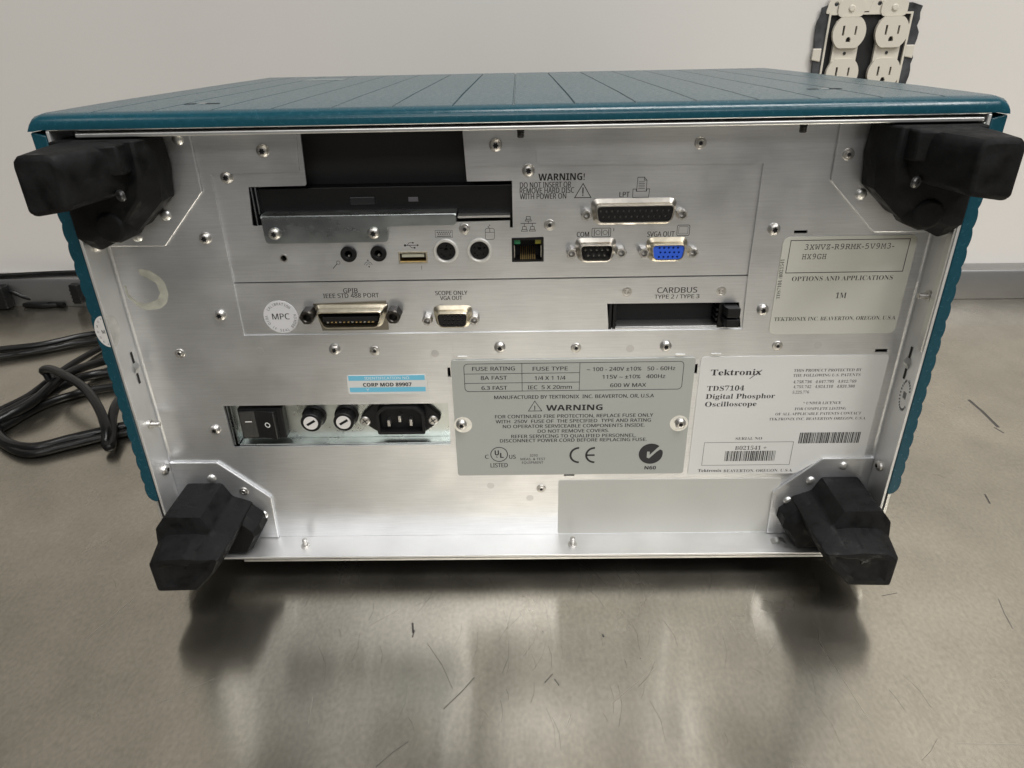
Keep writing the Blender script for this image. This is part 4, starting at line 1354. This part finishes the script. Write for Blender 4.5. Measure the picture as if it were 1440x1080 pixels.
b.build('plaster_ear', OUT, ob, .5)


# ================================================================== CABLES ON THE LEFT
def smooth_path(pts, n=8):
    P = [Vector(p) for p in pts]
    P = [P[0] * 2 - P[1]] + P + [P[-1] * 2 - P[-2]]
    out = []
    for i in range(1, len(P) - 2):
        for k in range(n):
            t = k / n
            a, b_, c_, d_ = P[i - 1], P[i], P[i + 1], P[i + 2]
            out.append(.5 * ((2 * b_) + (c_ - a) * t + (2 * a - 5 * b_ + 4 * c_ - d_) * t * t + (3 * b_ - a - 3 * c_ + d_) * t ** 3))
    out.append(P[-2])
    return out


def cable(label, pts, r, cat='cable', mat_=CABLE, name='power_cable'):
    o = MB().tube(smooth_path(pts), r, 12).build(name, mat_, None, smooth=True)
    tag(o, label, cat, 'black cables beside the oscilloscope')
    return o


def tz(*a):
    """(x, y) on the plane at height z -> 3-D point"""
    return [(p[0], p[1], z) for p, z in a]


cable('straight black cable lying along the top of the steel back edge', tz(((-689.4,486.5), 39), ((-640.3,492.3), 39), ((-595.4,498.4), 39), ((-552.9,501.9), 39), ((-487.2,504.4), 39)), 2.9)
cable('thick black cable crossing the bench nearest the back edge', tz(((-590.2,331.6), 5), ((-553.8,344.7), 5), ((-515,356.4), 5), ((-487.7,376.6), 5), ((-462.9,389.7), 5), ((-412.2,419.3), 5)), 3.9)
cable('thin black cable running diagonally behind the raised loop', tz(((-475.6,190.3), 4), ((-466.4,213.8), 4), ((-457.5,240.4), 4), ((-452.6,269.4), 7), ((-452.9,303.1), 6), ((-448.3,347.2), 4), ((-433.7,395.1), 4)), 3.2)
cable('thick black cable sweeping from the front loop up to the scope side', tz(((-331.8,182.9), 5), ((-348.4,173.9), 5), ((-371.2,160.9), 5), ((-393,148.3), 5), ((-417.9,154.2), 5), ((-441.6,173.7), 5),
      ((-455.4,197.9), 5), ((-450.4,215.1), 6), ((-440.3,235.8), 7), ((-431.3,255), 8), ((-422.8,275.1), 6), ((-406.5,286), 5), ((-365.3,300.9), 5)), 4.6)
cable('upper black cable passing behind the raised loop', tz(((-462.2,171.9), 5), ((-447.6,188.4), 9), ((-434.2,213), 12), ((-433.6,250.7), 14), ((-430,276.8), 13), ((-423.6,310.5), 6), ((-390.5,346.7), 5)), 4.2)
cable('black cable bent into a raised loop standing on the bench', tz(((-434.5,245), 5), ((-441.8,254.8), 9), ((-449.3,262.1), 16), ((-451.1,261.6), 20), ((-440.4,256.2), 24), ((-418.8,241.2), 26), ((-383.6,213.5), 26), ((-356.9,185.4), 22), ((-339.7,161.7), 15),
      ((-335.4,150.4), 7), ((-331.3,147.6), 6), ((-336.5,162.6), 9), ((-344.1,179.8), 14), ((-351.6,203.7), 16), ((-360.6,243.5), 10)), 3.9)
cable('second thick black cable just in front of the one nearest the back edge', tz(((-576.9,312.6), 4), ((-543.4,328.7), 4), ((-507,345.4), 4), ((-478.8,363.1), 4), ((-445.8,371.6), 4), ((-396.2,383.7), 4)), 3.4)
cable('black cable lying inside the front loop along its near edge', tz(((-488,216.9), 4), ((-454.5,185), 4), ((-428.7,159.3), 4), ((-394.9,141.5), 4), ((-369.6,152.6), 4), ((-349.5,164.2), 4), ((-325.1,175.1), 4)), 3.2)
cable('black cable under the raised loop heading for the scope side', tz(((-454.1,159.8), 4), ((-443.9,184.8), 4), ((-434.5,219.5), 4), ((-417.6,240.8), 4), ((-392.2,255.8), 4), ((-355.8,265.1), 4)), 3.6)
cable('thin black cable hanging from a plug onto the bench by the back edge', tz(((-657,496.2), 25), ((-632.8,487.9), 22), ((-617,488.9), 13), ((-598.2,492), 5), ((-566.9,483.5), 3)), 3.0)
cable('flat black cable lying along the foot of the back edge', tz(((-618.3,485.6), 3), ((-592.8,482.1), 3), ((-569.9,488.6), 3), ((-546.9,500), 5), ((-510.9,516.4), 8)), 2.8)


def plug(label, x, z0, z1, wd, dep):
    y1 = wy(x) - .5
    t = thing('power_plug', label, 'plug', (x, y1 - dep / 2, z0))
    MB().box(x - wd / 2, x + wd / 2, y1 - dep, y1, z0, z1).build('plug_body', BLK, t, 1.5, smooth=True)
    b_ = MB()
    for k in range(4):
        zz_ = z0 + 3 + k * (z1 - z0 - 6) / 4
        b_.box(x - wd / 2 - .2, x + wd / 2 + .2, y1 - dep - .25, y1 - dep + 2, zz_, zz_ + 1.6)
    b_.build('grip_rib', BLK, t, .3)


plug('small ribbed black plug on the steel back edge next to the teal side', (-544.7,19.8)[0], 6, 31, 11, 9)
plug('bigger black plug on the steel back edge at the left border', (-643.5,16.7)[0], 2, 30, 26, 14)
